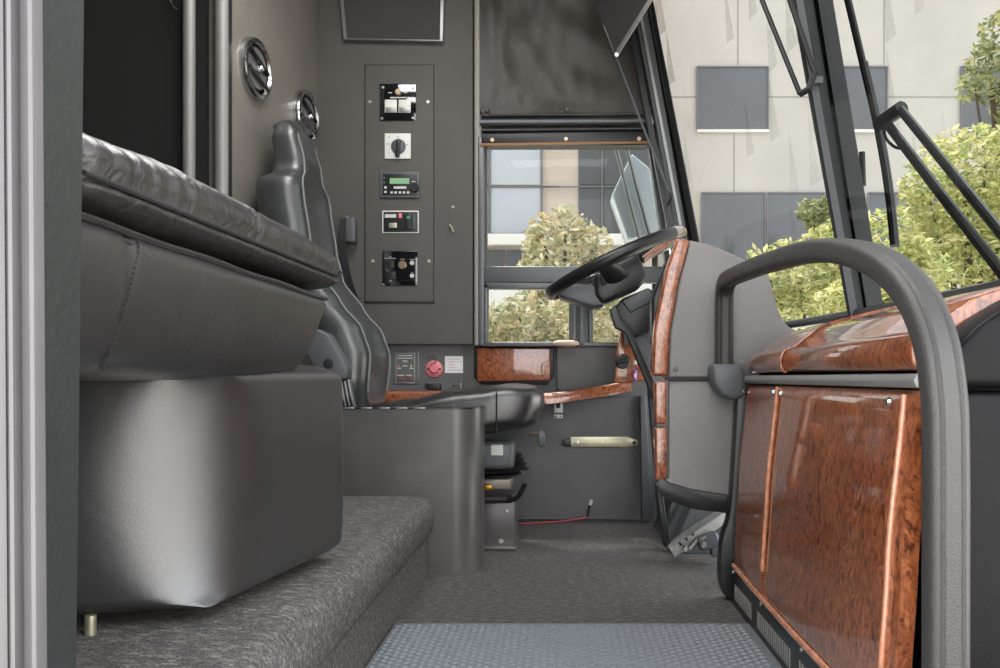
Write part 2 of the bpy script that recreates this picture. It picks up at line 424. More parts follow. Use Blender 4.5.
# boxed vinyl base with soft pillow corners
def quad_ring(z, cra, grow, n=14, crb=.05):
    Q = [Vector((-.506, 1.32, 0)), Vector((-.432, 1.835, 0)), Vector((-1.05, 1.92, 0)), Vector((-1.05, 1.18, 0))]
    c = sum(Q, Vector()) / 4; out = []
    for i in range(4):
        p, a, b = Q[i], Q[i - 1], Q[(i + 1) % 4]
        cr = cra if i == 0 else crb
        crn = cra if (i + 1) % 4 == 0 else crb
        da, db = (a - p).normalized(), (b - p).normalized()
        s, e = p + da * cr, p + db * cr
        for k in range(n + 1):
            t = k / n; out.append(((1 - t) ** 2 * s + 2 * t * (1 - t) * p + t * t * e))
        # bulge along the following side
        e2 = b + (p - b).normalized() * crn; nrm = Vector((db.y, -db.x, 0))
        if nrm.dot(p - c) < 0: nrm = -nrm
        for k in range(1, 12):
            t = k / 12; out.append(e.lerp(e2, t))
    res = []
    for v in out:
        dv = v - c; res.append(Vector((c.x + dv.x * grow, c.y + dv.y * grow, z)))
    return res
rings = []
NZ = 36
for k in range(NZ + 1):
    t = k / NZ; z = .272 + .35 * t; q = math.sin(PI * t) ** .33 if 0 < t < 1 else 0
    rings.append(quad_ring(z + 0, .012 + .17 * q, .965 + .047 * (q ** .5)))
# puff the top and bottom
top = [[Vector((.0, .0, .0))]]
for gsc, dz in ((.9, .012), (.6, .018), (.2, .02)):
    rings.append([Vector((v.x * gsc + (1 - gsc) * -.76, v.y * gsc + (1 - gsc) * 1.56, .622 + dz)) for v in quad_ring(0, .012, .965)])
b = MB().loft(rings).build('base_box', VINYL, ps, ang=60)
MB().lathe([(.0001, 0), (.008, 0), (.008, .03), (.0001, .03)], (-.668, 1.28, .243), (0, 0, 1)).build('foot', ZINC, ps)
# lower cushion
def cush(y0, y1, xa, xb, za, zb, fn, endr, n=150, m=56, ex=3.6):
    rings = []
    for k in range(n + 1):
        y = y0 + (y1 - y0) * k / n; de = min(y - y0, y1 - y); s = 1.0
        if de < endr: s = math.sqrt(max(1e-4, 1 - ((endr - de) / endr) ** 2.4))
        ring = []
        for i in range(m):
            th = 2 * PI * i / m
            c, sn = math.cos(th), math.sin(th)
            ex_ = ex * 1.9 if (sn < 0 and ex < 4) else ex
            ux = math.copysign(abs(c) ** (2 / ex_), c); uz = math.copysign(abs(sn) ** (2 / ex_), sn)
            x = (xa + xb) / 2 + (xb - xa) / 2 * ux * (1 - (1 - s) * .18); z = (za + zb) / 2 + (zb - za) / 2 * uz * (.35 + .65 * s)
            p = Vector((x, y, z)); ring.append(fn(p, ux, uz, y))
        rings.append(ring)
    return rings
def low_fn(p, ux, uz, y):
    if ux > 0:
        p.x += .012 * (uz) * max(0, ux)                     # lower edge tucked under
        p.x += .006 * math.exp(-((p.z - .70) / .06) ** 2) - .003 * math.exp(-((y - .952) / .012) ** 2)
    if y > 1.4: p.y -= max(0, .775 - p.z) * 1.05 * (y - 1.4) / .4
    return p
MB().loft(cush(.80, 1.80, -1.08, -.462, .606, .782, low_fn, .05, ex=7)).build('lower_cushion', LEATHER, ps, ang=70)
p_ = MB(); p_.tube([(-.4575, .80 + .96 * k / 40, .764 + .001 * math.sin(k * .5)) for k in range(41)], .0045, 8).build('piping', LEATHER, ps)
p_ = MB(); p_.tube([(-.4575, .82 + .93 * k / 40, .752 + .001 * math.sin(k * .5)) for k in range(41)], .0022, 6).build('welt_seam', STITCH, ps)
p_ = MB()
for k in range(24):
    z = .622 + .135 * k / 23; uz = (z - .694) / .088
    p_.box((-.462 + .012 * uz + .006 * math.exp(-((z - .70) / .06) ** 2) + (-.004 if abs(uz) < .8 else -.004 - .006 * (abs(uz) - .8) / .2), .934 + .036 * (k / 23), z), (.005, .0030, .0036))
p_.build('vertical_stitching', STITCH, ps)
# upper pad with gathers along its seam
ZS = .800
def pad_fn(p, ux, uz, y):
    p = pad_raw(p, ux, uz, y); p.z += max(0, uz) * .026 * math.sin(PI * min(1, max(0, (y - .80) / 1.08))) ** .8; p.z += .012 * (y - .85); return p
def pad_raw(p, ux, uz, y):
    if ux > -.2:
        p.x += -.008 * math.exp(-((p.z - ZS) / .005) ** 2) * max(0, ux)
        w1 = noise.noise(Vector((y * 34, 1.3, 0))); w2 = noise.noise(Vector((y * 62, 7.3, p.z * 6)))
        up = max(0, min(1, (p.z - ZS) / .012)) * math.exp(-max(0, p.z - ZS) / .035)
        a = up * (.009 * w1 + .004 * w2)
        p.x += a * max(0, ux); p.z += a * .4
        dn = max(0, min(1, (ZS - p.z) / .01)) * math.exp(-max(0, ZS - p.z) / .012)
        p.x += dn * .003 * w2
        p.z += .008 * noise.noise(Vector((p.x * 12, y * 9, 4))) * max(0, uz)
    return p
MB().loft(cush(.79, 1.86, -1.08, -.436, .768, .866, pad_fn, .11, n=300, m=72, ex=2.7)).build('upper_pad', LEATHER_W, ps, ang=80)
p_ = MB(); p_.tube([(-.4395, .83 + .95 * k / 60, ZS + .012 * (.95 * k / 60 - .02)) for k in range(61)], .0028, 6).build('gather_seam', STITCH, ps)
# low backrest and frame of the seat, behind the jamb
MB().box((-.80, 1.50, .612), (.3, .4, .03), .005).build('seat_frame', BLACKM, ps)

# ------------------------------------------------------------------ left wall fittings
def wall_vent(px, py, d, label):
    x = LW(d); z = CZ - (py - CY) * d / F
    nrm = Vector((1, -.123, 0)).normalized(); o = Vector((x, d, z))
    t = thing('air_vent', label, 'vent', o, 'round air vents on the left wall')
    tt = Vector((.123, 1, 0)).normalized(); R = .108
    MB().lathe([(R * .80, 0), (R, .0), (R * 1.0, .012), (R * .95, .024), (R * .84, .026), (R * .78, .018), (R * .78, .0)], o, nrm, 48).build('ring', CHROME, t)
    MB().lathe([(.0001, .008), (R * .76, .008), (R * .76, .002), (.0001, .002)], o, nrm, 40).build('back_plate', BLACKP, t)
    MB().lathe([(R * .58, .010), (R * .66, .012), (R * .66, .018), (R * .58, .018)], o, nrm, 40).build('inner_ring', ALU, t)
    up = Vector((0, 0, 1))
    for dz, tilt in ((.028, .35), (-.034, .30)):
        m = MB()
        q = Matrix((tt, nrm, up)).transposed().to_4x4()
        b2 = bmesh.new(); bmesh.ops.create_cube(b2, size=1)
        for v in b2.verts: v.co = Vector((v.co.x * R * 1.42, v.co.y * .014, v.co.z * .026))
        bmesh.ops.bevel(b2, geom=list(b2.edges), offset=.004, segments=2, affect='EDGES')
        m.merge(b2, Matrix.Translation(o + nrm * .022 + up * dz) @ q @ Matrix.Rotation(tilt, 4, 'Y') @ Matrix.Rotation(.5, 4, 'X'))
        m.build('louver', CHROME if dz < 0 else BLACKP, t)
    MB().sup(o + nrm * .028 + up * .0, (.014, .014, .014), (1, 1), 14, 10).build('knob', CHROME, t)
wall_vent(253, 69, 3.18, 'round chrome-ringed air vent high on the left wall, nearer the door')
wall_vent(304, 117, 3.62, 'round chrome-ringed air vent half hidden behind the driver seat headrest')
h = thing('coat_hook', 'small curved chrome hook at the top of the dark closet panel', 'hook', W(176, 4, 2.97))
MB().tube([W(a, b_, 2.95) for a, b_ in ((169, -6), (171, 2), (175, 8), (178, 9))], .0035, 8).build('hook_arm', CHROME, h)
disc(MB(), 170, -6, 4, 2.978, .006).build('mounting_disc', CHROME, h)

# ------------------------------------------------------------------ pillar equipment
DP = DF - .0485
ap = thing('access_panel', 'tall dark equipment access panel screwed to the pillar beside the window', 'panel', W(400, 303, DP))
k = DP / F
plate(MB(), 399.5, 183.5, 68, 236, DP, .006, .002).build('panel_face', WALLV, ap)
e = MB()
for cx, cy, w, h_ in ((399.5, 65.5, 70, 1.6), (399.5, 302.5, 70, 1.8), (365.5, 184, 1.6, 238), (433.5, 184, 1.6, 238)): plate(e, cx, cy, w, h_, DP, .004, .0005)
e.build('shadow_gap', BLACKM, ap)
for px, py in ((370, 102), (428, 102), (373, 261), (429, 261)): screw(px, py, DP - .006, ap, 1.8)
D1 = DP - .006
sp = thing('speaker_grille', 'large mesh speaker panel with metal edge at the top of the pillar', 'speaker', W(392, 45, DP))
MB().prism(XZ([(338, -30), (446, -30), (444, 44), (345, 42)], DP), DP, DP - .03, 'xz', .004).build('metal_edge', ALU, sp)
MB().prism(XZ([(341, -30), (441, -30), (440, 40), (347, 38)], DP - .03), DP - .03, DP - .034, 'xz', .002).build('mesh_cover', M('speaker_mesh', srgb(66, 64, 61), .7, bump=.8, bscale=600), sp)
# switch plate with two white rockers
s1 = thing('switch_plate', 'glossy black switch plate with two white rocker switches, topmost on the access panel', 'switch', W(398, 122, D1))
MB().box((W(398, 102.5, D1).x, D1 - .0025, W(398, 102.5, D1).z), (36.5 * k, .005, 37 * k), .002).build('plate', DARKGLOSS, s1)
for px in (391, 404.8):
    r = plate(MB(), px, 106.5, 12, 13, D1 - .005, .006, .001).build('rocker_switch', WHITE, s1)
    plate(MB(), px, 109.8, 11, 5, D1 - .011, .0015, .0005).build('rocker_lower_half', ALU, r)
disc(MB(), 398.3, 92.5, 3.2, D1 - .005, .012).build('knob', BRASSY, s1)
e = MB(); plate(e, 390, 92.7, 4, .9, D1 - .005, .0006, .0001); plate(e, 405.5, 92.7, 3.5, .9, D1 - .005, .0006, .0001); plate(e, 398.3, 97.6, 16, 1.2, D1 - .005, .0006, .0001)
split_build(e, 'print_line', INKW, s1)
for px, py in ((383, 87.5), (413, 87.5), (382, 118.5), (413, 118)): screw(px, py, D1 - .005, s1, 1.3)
# rotary switch
s2 = thing('rotary_switch', 'square white plate with a dark grey rotary selector knob', 'switch', W(398, 159, D1))
plate(MB(), 398, 146.5, 26, 25.5, D1, .008, .002).build('plate', WHITE, s2)
disc(MB(), 398.5, 146.5, 7.2, D1 - .008, .010, 28).build('dial', GREYP, s2)
c = W(398, 148.5, D1 - .02); MB().box(c, (4.2 * k, .016, 17 * k), .003, Matrix.Rotation(.08, 3, 'Y')).build('knob_grip', BLACKP, s2)
e = MB()
for px, py, w in ((389, 137, 2), (398, 137, 2), (388, 144, 3.4), (407, 144.5, 2.4)): plate(e, px, py, w, .8, D1 - .008, .0006, .0001)
split_build(e, 'print_line', INK, s2)
# radio
s3 = thing('radio', 'dark grey car radio with a green lit display and round knob', 'radio', W(400, 198, D1))
plate(MB(), 400, 185, 40, 26.5, D1, .012, .003).build('bezel', GREYP, s3)
plate(MB(), 400, 184.5, 34, 21, D1 - .012, .004, .001).build('face', BLACKP, s3)
plate(MB(), 399.5, 181, 19.5, 5.6, D1 - .016, .0015, .0004).build('display', LCD, s3)
plate(MB(), 400, 187.6, 12.5, 2.4, D1 - .016, .001, .0003).build('name_strip', INKW, s3)
disc(MB(), 414.5, 188, 4.6, D1 - .016, .014, 24).build('knob', BLACKP, s3)
e = MB(); plate(e, 413.7, 181.6, 4, .8, D1 - .016, .0006, .0001); split_build(e, 'print_line', INKW, s3)
for px, py in ((385.5, 187.5), (385.5, 192), (391.6, 192.6), (395.7, 192.6), (399.8, 192.6), (403.9, 192.6), (408, 192.6), (384, 178), (384, 182.5)):
    plate(MB(), px, py, 2.5, 2.2, D1 - .016, .002, .0006).build('button', INKW if py > 185 else GREYP, s3)
# socket module with white outline
s4 = thing('heater_control', 'dark control module outlined by a pale rounded frame under the radio', 'control', W(401, 233, D1))
plate(MB(), 400.6, 222, 36.5, 22.5, D1, .005, .0024).build('pale_frame', WHITE, s4)
plate(MB(), 400.6, 222, 34.3, 20.3, D1 - .005, .001, .0004).build('face', BLACKP, s4)
for (px, py, w, h_, t, mt_, nm) in ((390.5, 216, 11.5, 3.6, .0015, INKW, 'name_strip'), (400.2, 215.7, 3.4, 4.6, .002, REDL, 'red_mark'), (393, 225.6, 8, 5, .006, ZINC, 'plug_socket'), (408, 221.8, 7, 15.5, .012, BLACKP, 'rocker_switch'), (414.4, 221.5, 2, 15, .006, GREYP, 'side_rail')):
    p_ = plate(MB(), px, py, w, h_, D1 - .006, t, .0012).build(nm, mt_, s4)
plate(MB(), 408.2, 217.4, 3.4, 2.6, D1 - .018, .001, .0003).build('indicator_lens', GREENL, s4)
# outlet plate
s5 = thing('outlet_plate', 'glossy black outlet plate with round metal connectors, lowest on the access panel', 'outlet', W(400, 286, D1))
plate(MB(), 400.2, 268.5, 35.5, 34.5, D1, .005, .002).build('plate', DARKGLOSS, s5)
disc(MB(), 402.3, 265, 4.3, D1 - .005, .008).build('coaxial_socket', BRASSY, s5)
disc(MB(), 412.2, 263.2, 2.3, D1 - .005, .010).build('jack', INKW, s5)
disc(MB(), 412.2, 276, 2.3, D1 - .005, .010).build('jack', INKW, s5)
plate(MB(), 390.3, 264.5, 7, 8, D1 - .005, .004, .001).build('mains_socket', BLACKP, s5)
plate(MB(), 391.0, 275.5, 9, 7, D1 - .005, .004, .001).build('mains_socket', BLACKP, s5)
e = MB(); plate(e, 390, 258.3, 12, .7, D1 - .005, .0006, .0001); plate(e, 402.3, 259.2, 5, .7, D1 - .005, .0006, .0001); plate(e, 412.2, 259.6, 5, .7, D1 - .005, .0006, .0001); plate(e, 412.2, 272.5, 2, .7, D1 - .005, .0006, .0001)
split_build(e, 'print_line', INK, s5)
for px, py in ((390.3, 257.0), (390.8, 281), (383.5, 284.5), (417, 284.5)): screw(px, py, D1 - .005, s5, 1.0)
# bits on the pillar right of the access panel
h = thing('wall_clip', 'tiny chipped metal clip on the pillar between access panel and window', 'clip', W(451, 229, DP))
disc(MB(), 453, 207, 1.5, DP, .005, 10).build('screw', SATIN, h)
MB().tube([W(449.5, 225, DP - .006), W(452, 228, DP - .012), W(453, 232, DP - .006)], .006, 8).build('clip_body', ZINC, h)

# seat belt
sb = thing('seat_belt', 'driver seat belt with grey guide on the pillar behind the seat', 'seat belt', W(350, 245, DP))
c = W(351.5, 231, DP - .03); MB().box(c, (10 * k, .06, 25 * k), .008).build('guide_housing', GREYP, sb)
c = W(347, 221, DP - .04); MB().tube([c, c + Vector((.0, 0, .02))], .008, 10).build('guide_pin', ALU, sb)
def strap(mb, pts, w):
    rr = [[Vector(p) + Vector((-w / 2, 0, 0)), Vector(p) + Vector((w / 2, 0, 0)), Vector(p) + Vector((w / 2, .003, 0)), Vector(p) + Vector((-w / 2, .003, 0))] for p in pts]
    return mb.loft(rr)
strap(MB(), catmull([W(343, 218, DP - .05), W(342, 240, DP - .06), W(346, 268, DP - .05), W(352, 290, DP - .03), W(359, 306, DP - .012)], 6), .026).build('webbing', BLACKM, sb)

# ------------------------------------------------------------------ side window
def frame_bar(mb, x0, y0, x1, y1, d=DF, t=.05): plate(mb, (x0 + x1) / 2, (y0 + y1) / 2, abs(x1 - x0), abs(y1 - y0), d, t, .004)
w1 = MB()
for a in ((479.5, 140, 485.5, 346), (485, 268, 668, 284), (485, 284, 489, 345), (485, 284, 575, 290), (484, 342.5, 668, 347), (571.5, 284, 577, 345), (579, 284, 584, 345), (588, 284, 592.5, 345), (569, 286, 593, 344.5)):
    frame_bar(w1, *a, d=DF - (.012 if a[0] in (579,) else 0), t=.06 if a[0] not in (569,) else .03)
wf = struct(w1.build('window_1', ALUD))
for (x0, y0, x1, y1) in ((484, 140, 668, 270), (486, 288, 573, 344), (590, 284, 668, 344)):
    g = plate(MB(), (x0 + x1) / 2, (y0 + y1) / 2, x1 - x0, y1 - y0, DF + .03, .005, .0005).build('pane', GLASS, wf); g['kind'] = 'structure'
# leather valance above the side window
va = thing('leather_valance', 'dark wrinkled leather valance snapped in place above the side window', 'valance', W(565, 118, 3.74))
rings = []
for j in range(31):
    t = j / 30; py = -60 + (116 + 60) * t; xr_ = 625 + (653 - 625) * (py + 60) / 178
    ring = []
    for i in range(41):
        u = i / 40; px = 480 + (xr_ - 480) * u
        sag = .022 * math.sin(PI * u) * (.4 + .6 * (1 - t)) + .020 * noise.noise(Vector((u * 4, t * 4, 2))) + .010 * noise.noise(Vector((u * 11, t * 6, 5)))
        edge = min(1, min(u, 1 - u, 1 - t) * 12)
        ring.append(W(px, py, 3.74 - sag * edge))
    rings.append(ring)
vm = MB(); vm.loft(rings, closed=False)
bmesh.ops.solidify(vm.bm, geom=list(vm.bm.faces), thickness=.012)
vm.build('leather_panel', M('valance_leather', srgb(84, 78, 72), .36, spec=.8, bump=.2, bscale=300, kind='voronoi', var=.08, vscale=6, wrinkle=.14, wscale=9), va, ang=60)
for px, py in ((487, 110), (567, 110), (650, 109)): disc(MB(), px, py, 2.6, 3.725, .008, 14).build('snap_button', BLACKP, va)
MB().tube([W(480, 115, 3.73), W(653, 113.5, 3.73)], .005, 8).build('hem', LEATHER, va)
rs = thing('roller_shade', 'rolled window shade with tubes and a snapped flap below the leather valance', 'shade', W(565, 145, 3.74))
MB().tube([W(480, 122.5, 3.74), W(655, 121, 3.74)], .014, 14).build('upper_tube', ALUD, rs)
MB().tube([W(482, 130.5, 3.745), W(650, 128.5, 3.745)], .009, 12).build('lower_tube', BLACKP, rs)
MB().prism(XZ([(481, 132), (650, 130), (651, 143), (481, 146)], 3.75), 3.75, 3.762, 'xz', .003).build('flap', BLACKP, rs)
MB().prism(XZ([(480, 143.5), (650, 141.5), (650, 143.5), (480, 146)], 3.748), 3.744, 3.749, 'xz', .0005).build('flap_edge', M('tan_edge', srgb(150, 110, 76), .7), rs)
for px, py in ((492.3, 140), (566, 139.2), (639, 139)): disc(MB(), px, py, 2.2, 3.75, .006, 14).build('snap_button', BRASSY, rs)
c = W(652, 121, 3.735); MB().box(c, (.05, .03, .035), .006).build('end_bracket', ALU, rs)

# front pillar (between side window and windshield): several slanted ribs
def slant(mb, p0, p1, wdt, dep):
    d0 = Vector(p0); d1 = Vector(p1)
    mb.loft([[p + Vector((-wdt / 2, -dep / 2, 0)), p + Vector((wdt / 2, -dep / 2, 0)), p + Vector((wdt / 2, dep / 2, 0)), p + Vector((-wdt / 2, dep / 2, 0))] for p in (d0, d1)]); return mb
PILL = M('pillar_grey', srgb(84, 87, 90), .5, bump=.1)
def apath(px0, px1, d): return W(px0 - 14, -60, d), W(px1 + 3, 345, d)
m1 = MB(); slant(m1, *apath(643, 704, 3.72), .085, .10); struct(m1.build('trim_4', PILL))
m1 = MB()
for a, b_ in ((652, 711), (628, 689)): slant(m1, *apath(a, b_, 3.665), .022, .03)
struct(m1.build('trim_5', BLACKP))
m1 = MB(); slant(m1, *apath(640, 700, 3.665), .012, .02); struct(m1.build('trim_6', ALU))
m1 = MB(); slant(m1, *apath(634.5, 676, 3.76), .022, .06); struct(m1.build('trim_7', BLACKP))

# ------------------------------------------------------------------ windshield
WSB = [(.575, 3.70), (.70, 3.40), (.79, 3.05), (.84, 2.56), (.865, 2.1), (.872, 1.78), (.865, 1.3), (.83, .9)]
wb = catmull([(a, b_, 0) for a, b_ in WSB], 6)
def ws_pt(v, z): return Vector((v.x - .175 * (z - .79), v.y, z))
def ws_at(y, z, off=0):
    for a, b_ in zip(wb, wb[1:]):
        if a.y >= y >= b_.y:
            q = a.lerp(b_, (a.y - y) / (a.y - b_.y)); p = ws_pt(q, z); return p + Vector((off, 0, off * .17))
    return ws_pt(wb[-1], z)
m1 = MB(); m1.loft([[ws_pt(v, .79 + 1.6 * j / 8) for v in wb] for j in range(9)], closed=False)
bmesh.ops.solidify(m1.bm, geom=list(m1.bm.faces), thickness=.006)
wsg = struct(m1.build('window_2', WSGLASS, ang=60))
m1 = MB(); m1.tube([ws_pt(v, .79) for v in wb], .016, 8)
fr = m1.build('frame', BLACKP, wsg); fr['kind'] = 'structure'
# centre post
def post(px0, px1, ytop, ybot, d, t, y_off):
    tp = [W(px0[0], ytop, d), W(px0[1], ytop, d)]; bt = [W(px1[0], ybot, d), W(px1[1], ybot, d)]
    def ext(a, b_, s): return a + (a - b_) * s
    tl, tr = ext(tp[0], bt[0], .55), ext(tp[1], bt[1], .55)
    return [[tl, tr, tr + Vector((.02, t, 0)), tl + Vector((.02, t, 0))], [bt[0], bt[1], bt[1] + Vector((.02, t, 0)), bt[0] + Vector((.02, t, 0))]]
m1 = MB(); m1.loft(post((796, 813), (852, 866), 0, 322, 2.54, .07, 0)); struct(m1.build('trim_8', PILL))
m1 = MB(); m1.loft(post((813, 818), (865, 870), 0, 322, 2.555, .05, 0)); m1.loft(post((791, 796.5), (849, 853), 0, 322, 2.55, .05, 0)); struct(m1.build('trim_9', BLACKM))
m1 = MB(); m1.loft(post((818, 833), (869, 886), 0, 322, 2.53, .06, 0)); struct(m1.build('trim_10', PILL))

def WO(px, py, d): return W(px, py, d * 1.07)
# wiper outside the glass
wp = thing('windshield_wiper', 'black windshield wiper on the outside of the glass right of the centre post', 'wiper', ws_at(2.3, .9, .06))
bl = [WO(846, -8, 2.27), WO(862, 60, 2.27), WO(878, 130, 2.26), WO(888, 190, 2.24), WO(894, 246, 2.2)]
MB().tube(catmull(bl, 5), .0105, 8).build('blade', BLACKP, wp)
MB().tube([p + Vector((.014, .01, 0)) for p in catmull(bl[1:], 5)], .0055, 8).build('blade_spine', GREYP, wp)
pv = WO(883, 121, 2.24)
MB().tube([WO(879, 124, 2.25), WO(889, 117, 2.2), WO(902, 108, 2.15)], .019, 12).build('arm_head', BLACKP, wp)
ARM = M('arm_paint', srgb(74, 80, 76), .4, coat=.3)
MB().tube([WO(901, 110, 2.15), WO(950, 170, 1.95), WO(1005, 238, 1.76), WO(1015, 251, 1.72)], .012, 10).build('arm', ARM, wp)
MB().tube([WO(889, 126, 2.18), WO(940, 193, 1.96), WO(1000, 270, 1.74), WO(1012, 286, 1.70)], .0125, 10).build('arm', ARM, wp)
MB().tube(catmull([WO(884, 126, 2.22), WO(886, 138, 2.2), WO(895, 147, 2.17), WO(907, 149, 2.12)], 5), .004, 8).build('washer_hose', BLACKM, wp)
wt = MB(); wt.tube([WO(862, 152, 2.6), WO(863, 186, 2.6)], .010, 8)
tag(wt.build('wiper_tip', BLACKP), 'short black wiper tip outside the glass just right of the centre post', 'wiper')

# visor and its rods
vz = thing('sun_visor', 'dark sun visor hanging point down in front of the leather valance', 'visor', W(616, 55, 3.3))
A, B, Cc, D_ = W(593, 0, 3.45), W(616.5, 55, 3.3), W(651, 0, 3.15), W(640, -60, 3.35)
A2 = W(570, -60, 3.55)
vm = MB(); vm._add([A2, A, B, Cc, W(680, -60, 3.1)], [(0, 1, 2, 3, 4)]); bmesh.ops.solidify(vm.bm, geom=list(vm.bm.faces), thickness=.012)
vm.build('visor_panel', M('visor_dark', srgb(42, 39, 38), .7, bump=.2), vz, smooth=False)
MB().tube([W(616.5, 54, 3.29), W(651, -1, 3.14), W(682, -60, 3.09)], .008, 8).build('edge_strip', ALU, vz)
disc(MB(), 616.5, 55, 2.2, 3.28, .006, 12).build('tip_pin', SATIN, vz)
vc = MB(); vc.tube([W(604, 25, 3.5), W(616, 57, 3.48), W(644, 130, 3.55), W(671, 196, 3.62)], .0045, 8)
tag(vc.build('shade_cord', ALUD), 'thin taut cord running down from the visor to the front pillar', 'cord')
ce = thing('cord_cleat', 'small dark cleat at the lower end of the cord on the front pillar', 'cleat', W(670, 200, 3.62))
MB().tube([W(669, 190, 3.63), W(671, 198, 3.6), W(668, 204, 3.63)], .006, 8).build('hook', BLACKP, ce)
disc(MB(), 669.5, 203, 2.6, 3.64, .01, 12).build('mounting_disc', BLACKP, ce)
vb = thing('visor_bracket', 'thin black folding rod bracket bolted to the windshield centre post', 'bracket', W(815, 84, 2.5))
MB().tube([W(752, -25, 2.6), W(762, 0, 2.57), W(800, 94, 2.5)], .0075, 8).build('rod', BLACKM, vb)
MB().tube([W(781, -25, 2.52), W(790, 0, 2.52), W(815, 74, 2.49)], .0085, 8).build('rod', BLACKM, vb)
MB().tube([W(800, 94, 2.5), W(809, 89, 2.48), W(814, 74, 2.48)], .010, 8).build('link', BLACKM, vb)
c = W(817, 81, 2.50); MB().box(c, (.028, .03, .022), .004).build('foot_plate', ALUD, vb)

# ------------------------------------------------------------------ lower far wall
ip = thing('instrument_plate', 'small framed warning-light plate on the far wall beside the driver seat back', 'plate', W(406, 385, DF))
plate(MB(), 405.5, 368, 25.5, 33, DF, .004, .001).build('back_plate', LOWERV, ip)
e = MB()
for cx, cy, w, h_ in ((405, 353.3, 19, .8), (405, 383, 19, .8), (396, 368, .8, 30), (414.5, 368, 1.2, 30), (418.6, 368, .6, 32)): plate(e, cx, cy, w, h_, DF - .004, .003, .0004)
e.build('metal_border', ALU, ip)
e = MB()
for cx, cy, w in ((405, 355.6, 14), (405, 358.2, 15), (405, 361, 5), (399, 368.4, 4), (411.5, 368.4, 4), (405, 366, 5), (400.5, 375.2, 7), (409, 375.2, 6)): plate(e, cx, cy, w, .9, DF - .004, .0006, .0001)
split_build(e, 'print_line', INKW, ip)
for px, py, m_ in ((398.6, 366.3, RED), (405, 362.8, GREENL), (411.2, 366.2, YELLOWL)): disc(MB(), px, py, 1.0, DF - .004, .003, 10).build('indicator_lens', m_, ip)
for px in (400.4, 409): plate(MB(), px, 378.6, 4.6, 4, DF - .004, .004, .001).build('breaker_button', M('dark_red', srgb(120, 70, 68), .4), ip)
rb = thing('push_button', 'round red emergency push button on the far wall', 'button', W(434, 377, DF))
disc(MB(), 434.3, 368.8, 8.4, DF, .008, 32).build('collar', RED, rb)
disc(MB(), 434.3, 368.6, 4.4, DF - .008, .016, 24).build('button_cap', REDL, rb)
MB().tube([W(434 + 5.2 * math.cos(a) - 3, 360 + 4.2 * math.sin(a), DF - .01) for a in [i * PI / 9 - PI for i in range(15)]], .0022, 6).build('wire_guard', CHROME, rb)
for px in (428.3, 440): screw(px, 369, DF - .008, rb, 1.1, BLACKM)
nt_ = thing('paper_notice', 'small white paper notice stuck beside the red push button', 'notice', W(454.5, 373, DF))
plate(MB(), 454.4, 364.6, 19, 16.8, DF, .001, .0002).build('paper', PAPER, nt_)
e = MB()
for i, w in enumerate((11, 13, 5, 9, 14)): plate(e, 448.5 + w / 2, 359.2 + 2.7 * i, w, .6, DF - .001, .0004, .0001)
split_build(e, 'print_line', M('pink_grey_print', srgb(190, 160, 172), .8), nt_)
for px, w, nm, lab in ((434.5, 12.5, 'latch_block', 'black plastic latch block on the wooden arm ledge below the red button'),):
    t = thing(nm, lab, 'latch', W(px, 391, 3.72))
    c = W(px, 387, 3.74); MB().box(c, (w * .0042, .05, .028), .004).build('body', BLACKP, t)
    c = W(px - 8, 386, 3.735); MB().box(c, (.012, .03, .022), .003).build('tab', BLACKM, t)
t = thing('window_catch', 'small metal catch standing on the arm ledge below the paper notice', 'catch', W(457, 391, 3.72))
c = W(457, 389.8, 3.74); MB().box(c, (.058, .05, .008), .002).build('base_plate', ALUD, t)
c = W(461, 386.5, 3.74); MB().box(c, (.006, .03, .03), .002).build('upright', ALU, t)
MB().tube(catmull([W(452.5, 389, 3.735), W(454, 385.5, 3.735), W(457, 384.5, 3.735), W(461, 385, 3.735)], 4), .004, 8).build('loop', ALUD, t)
# burl compartment
gc = thing('side_compartment', 'glossy burl wood compartment lid in the far wall under the window', 'compartment', W(514, 383, DF))
MB().prism(XZ([(474, 347), (554, 347), (554, 376), (547, 384.5), (481, 384.5), (474, 377)], DF), DF, DF - .012, 'xz', .004).build('recess_frame', BLACKP, gc)
MB().prism(XZ([(477.5, 348), (550.5, 348), (550.5, 380.5), (477.5, 381.5)], DF - .012), DF - .012, DF - .03, 'xz', .006).build('lid', BURL, gc)
# padded block right of it
pb = MB(); pts = [(556, 348), (560, 345.5), (606, 345.5), (622, 347), (622, 388), (560, 392), (556, 388)]
pb.prism(XZ(pts, DF - .05), DF - .05, DF, 'xz', .012, 4)
tag(pb.build('padded_block', LOWERV), 'grey padded block under the window between burl lid and key switch', 'pad')
hd = MB(); hd.sup(W(566, 343.5, 3.74), (.055, .03, .014), (.8, .8), 24, 12)
tag(hd.build('cleaning_cloth', M('beige_cloth', srgb(196, 172, 156), .9)), 'small beige cloth lying on the window sill above the burl lid', 'cloth')
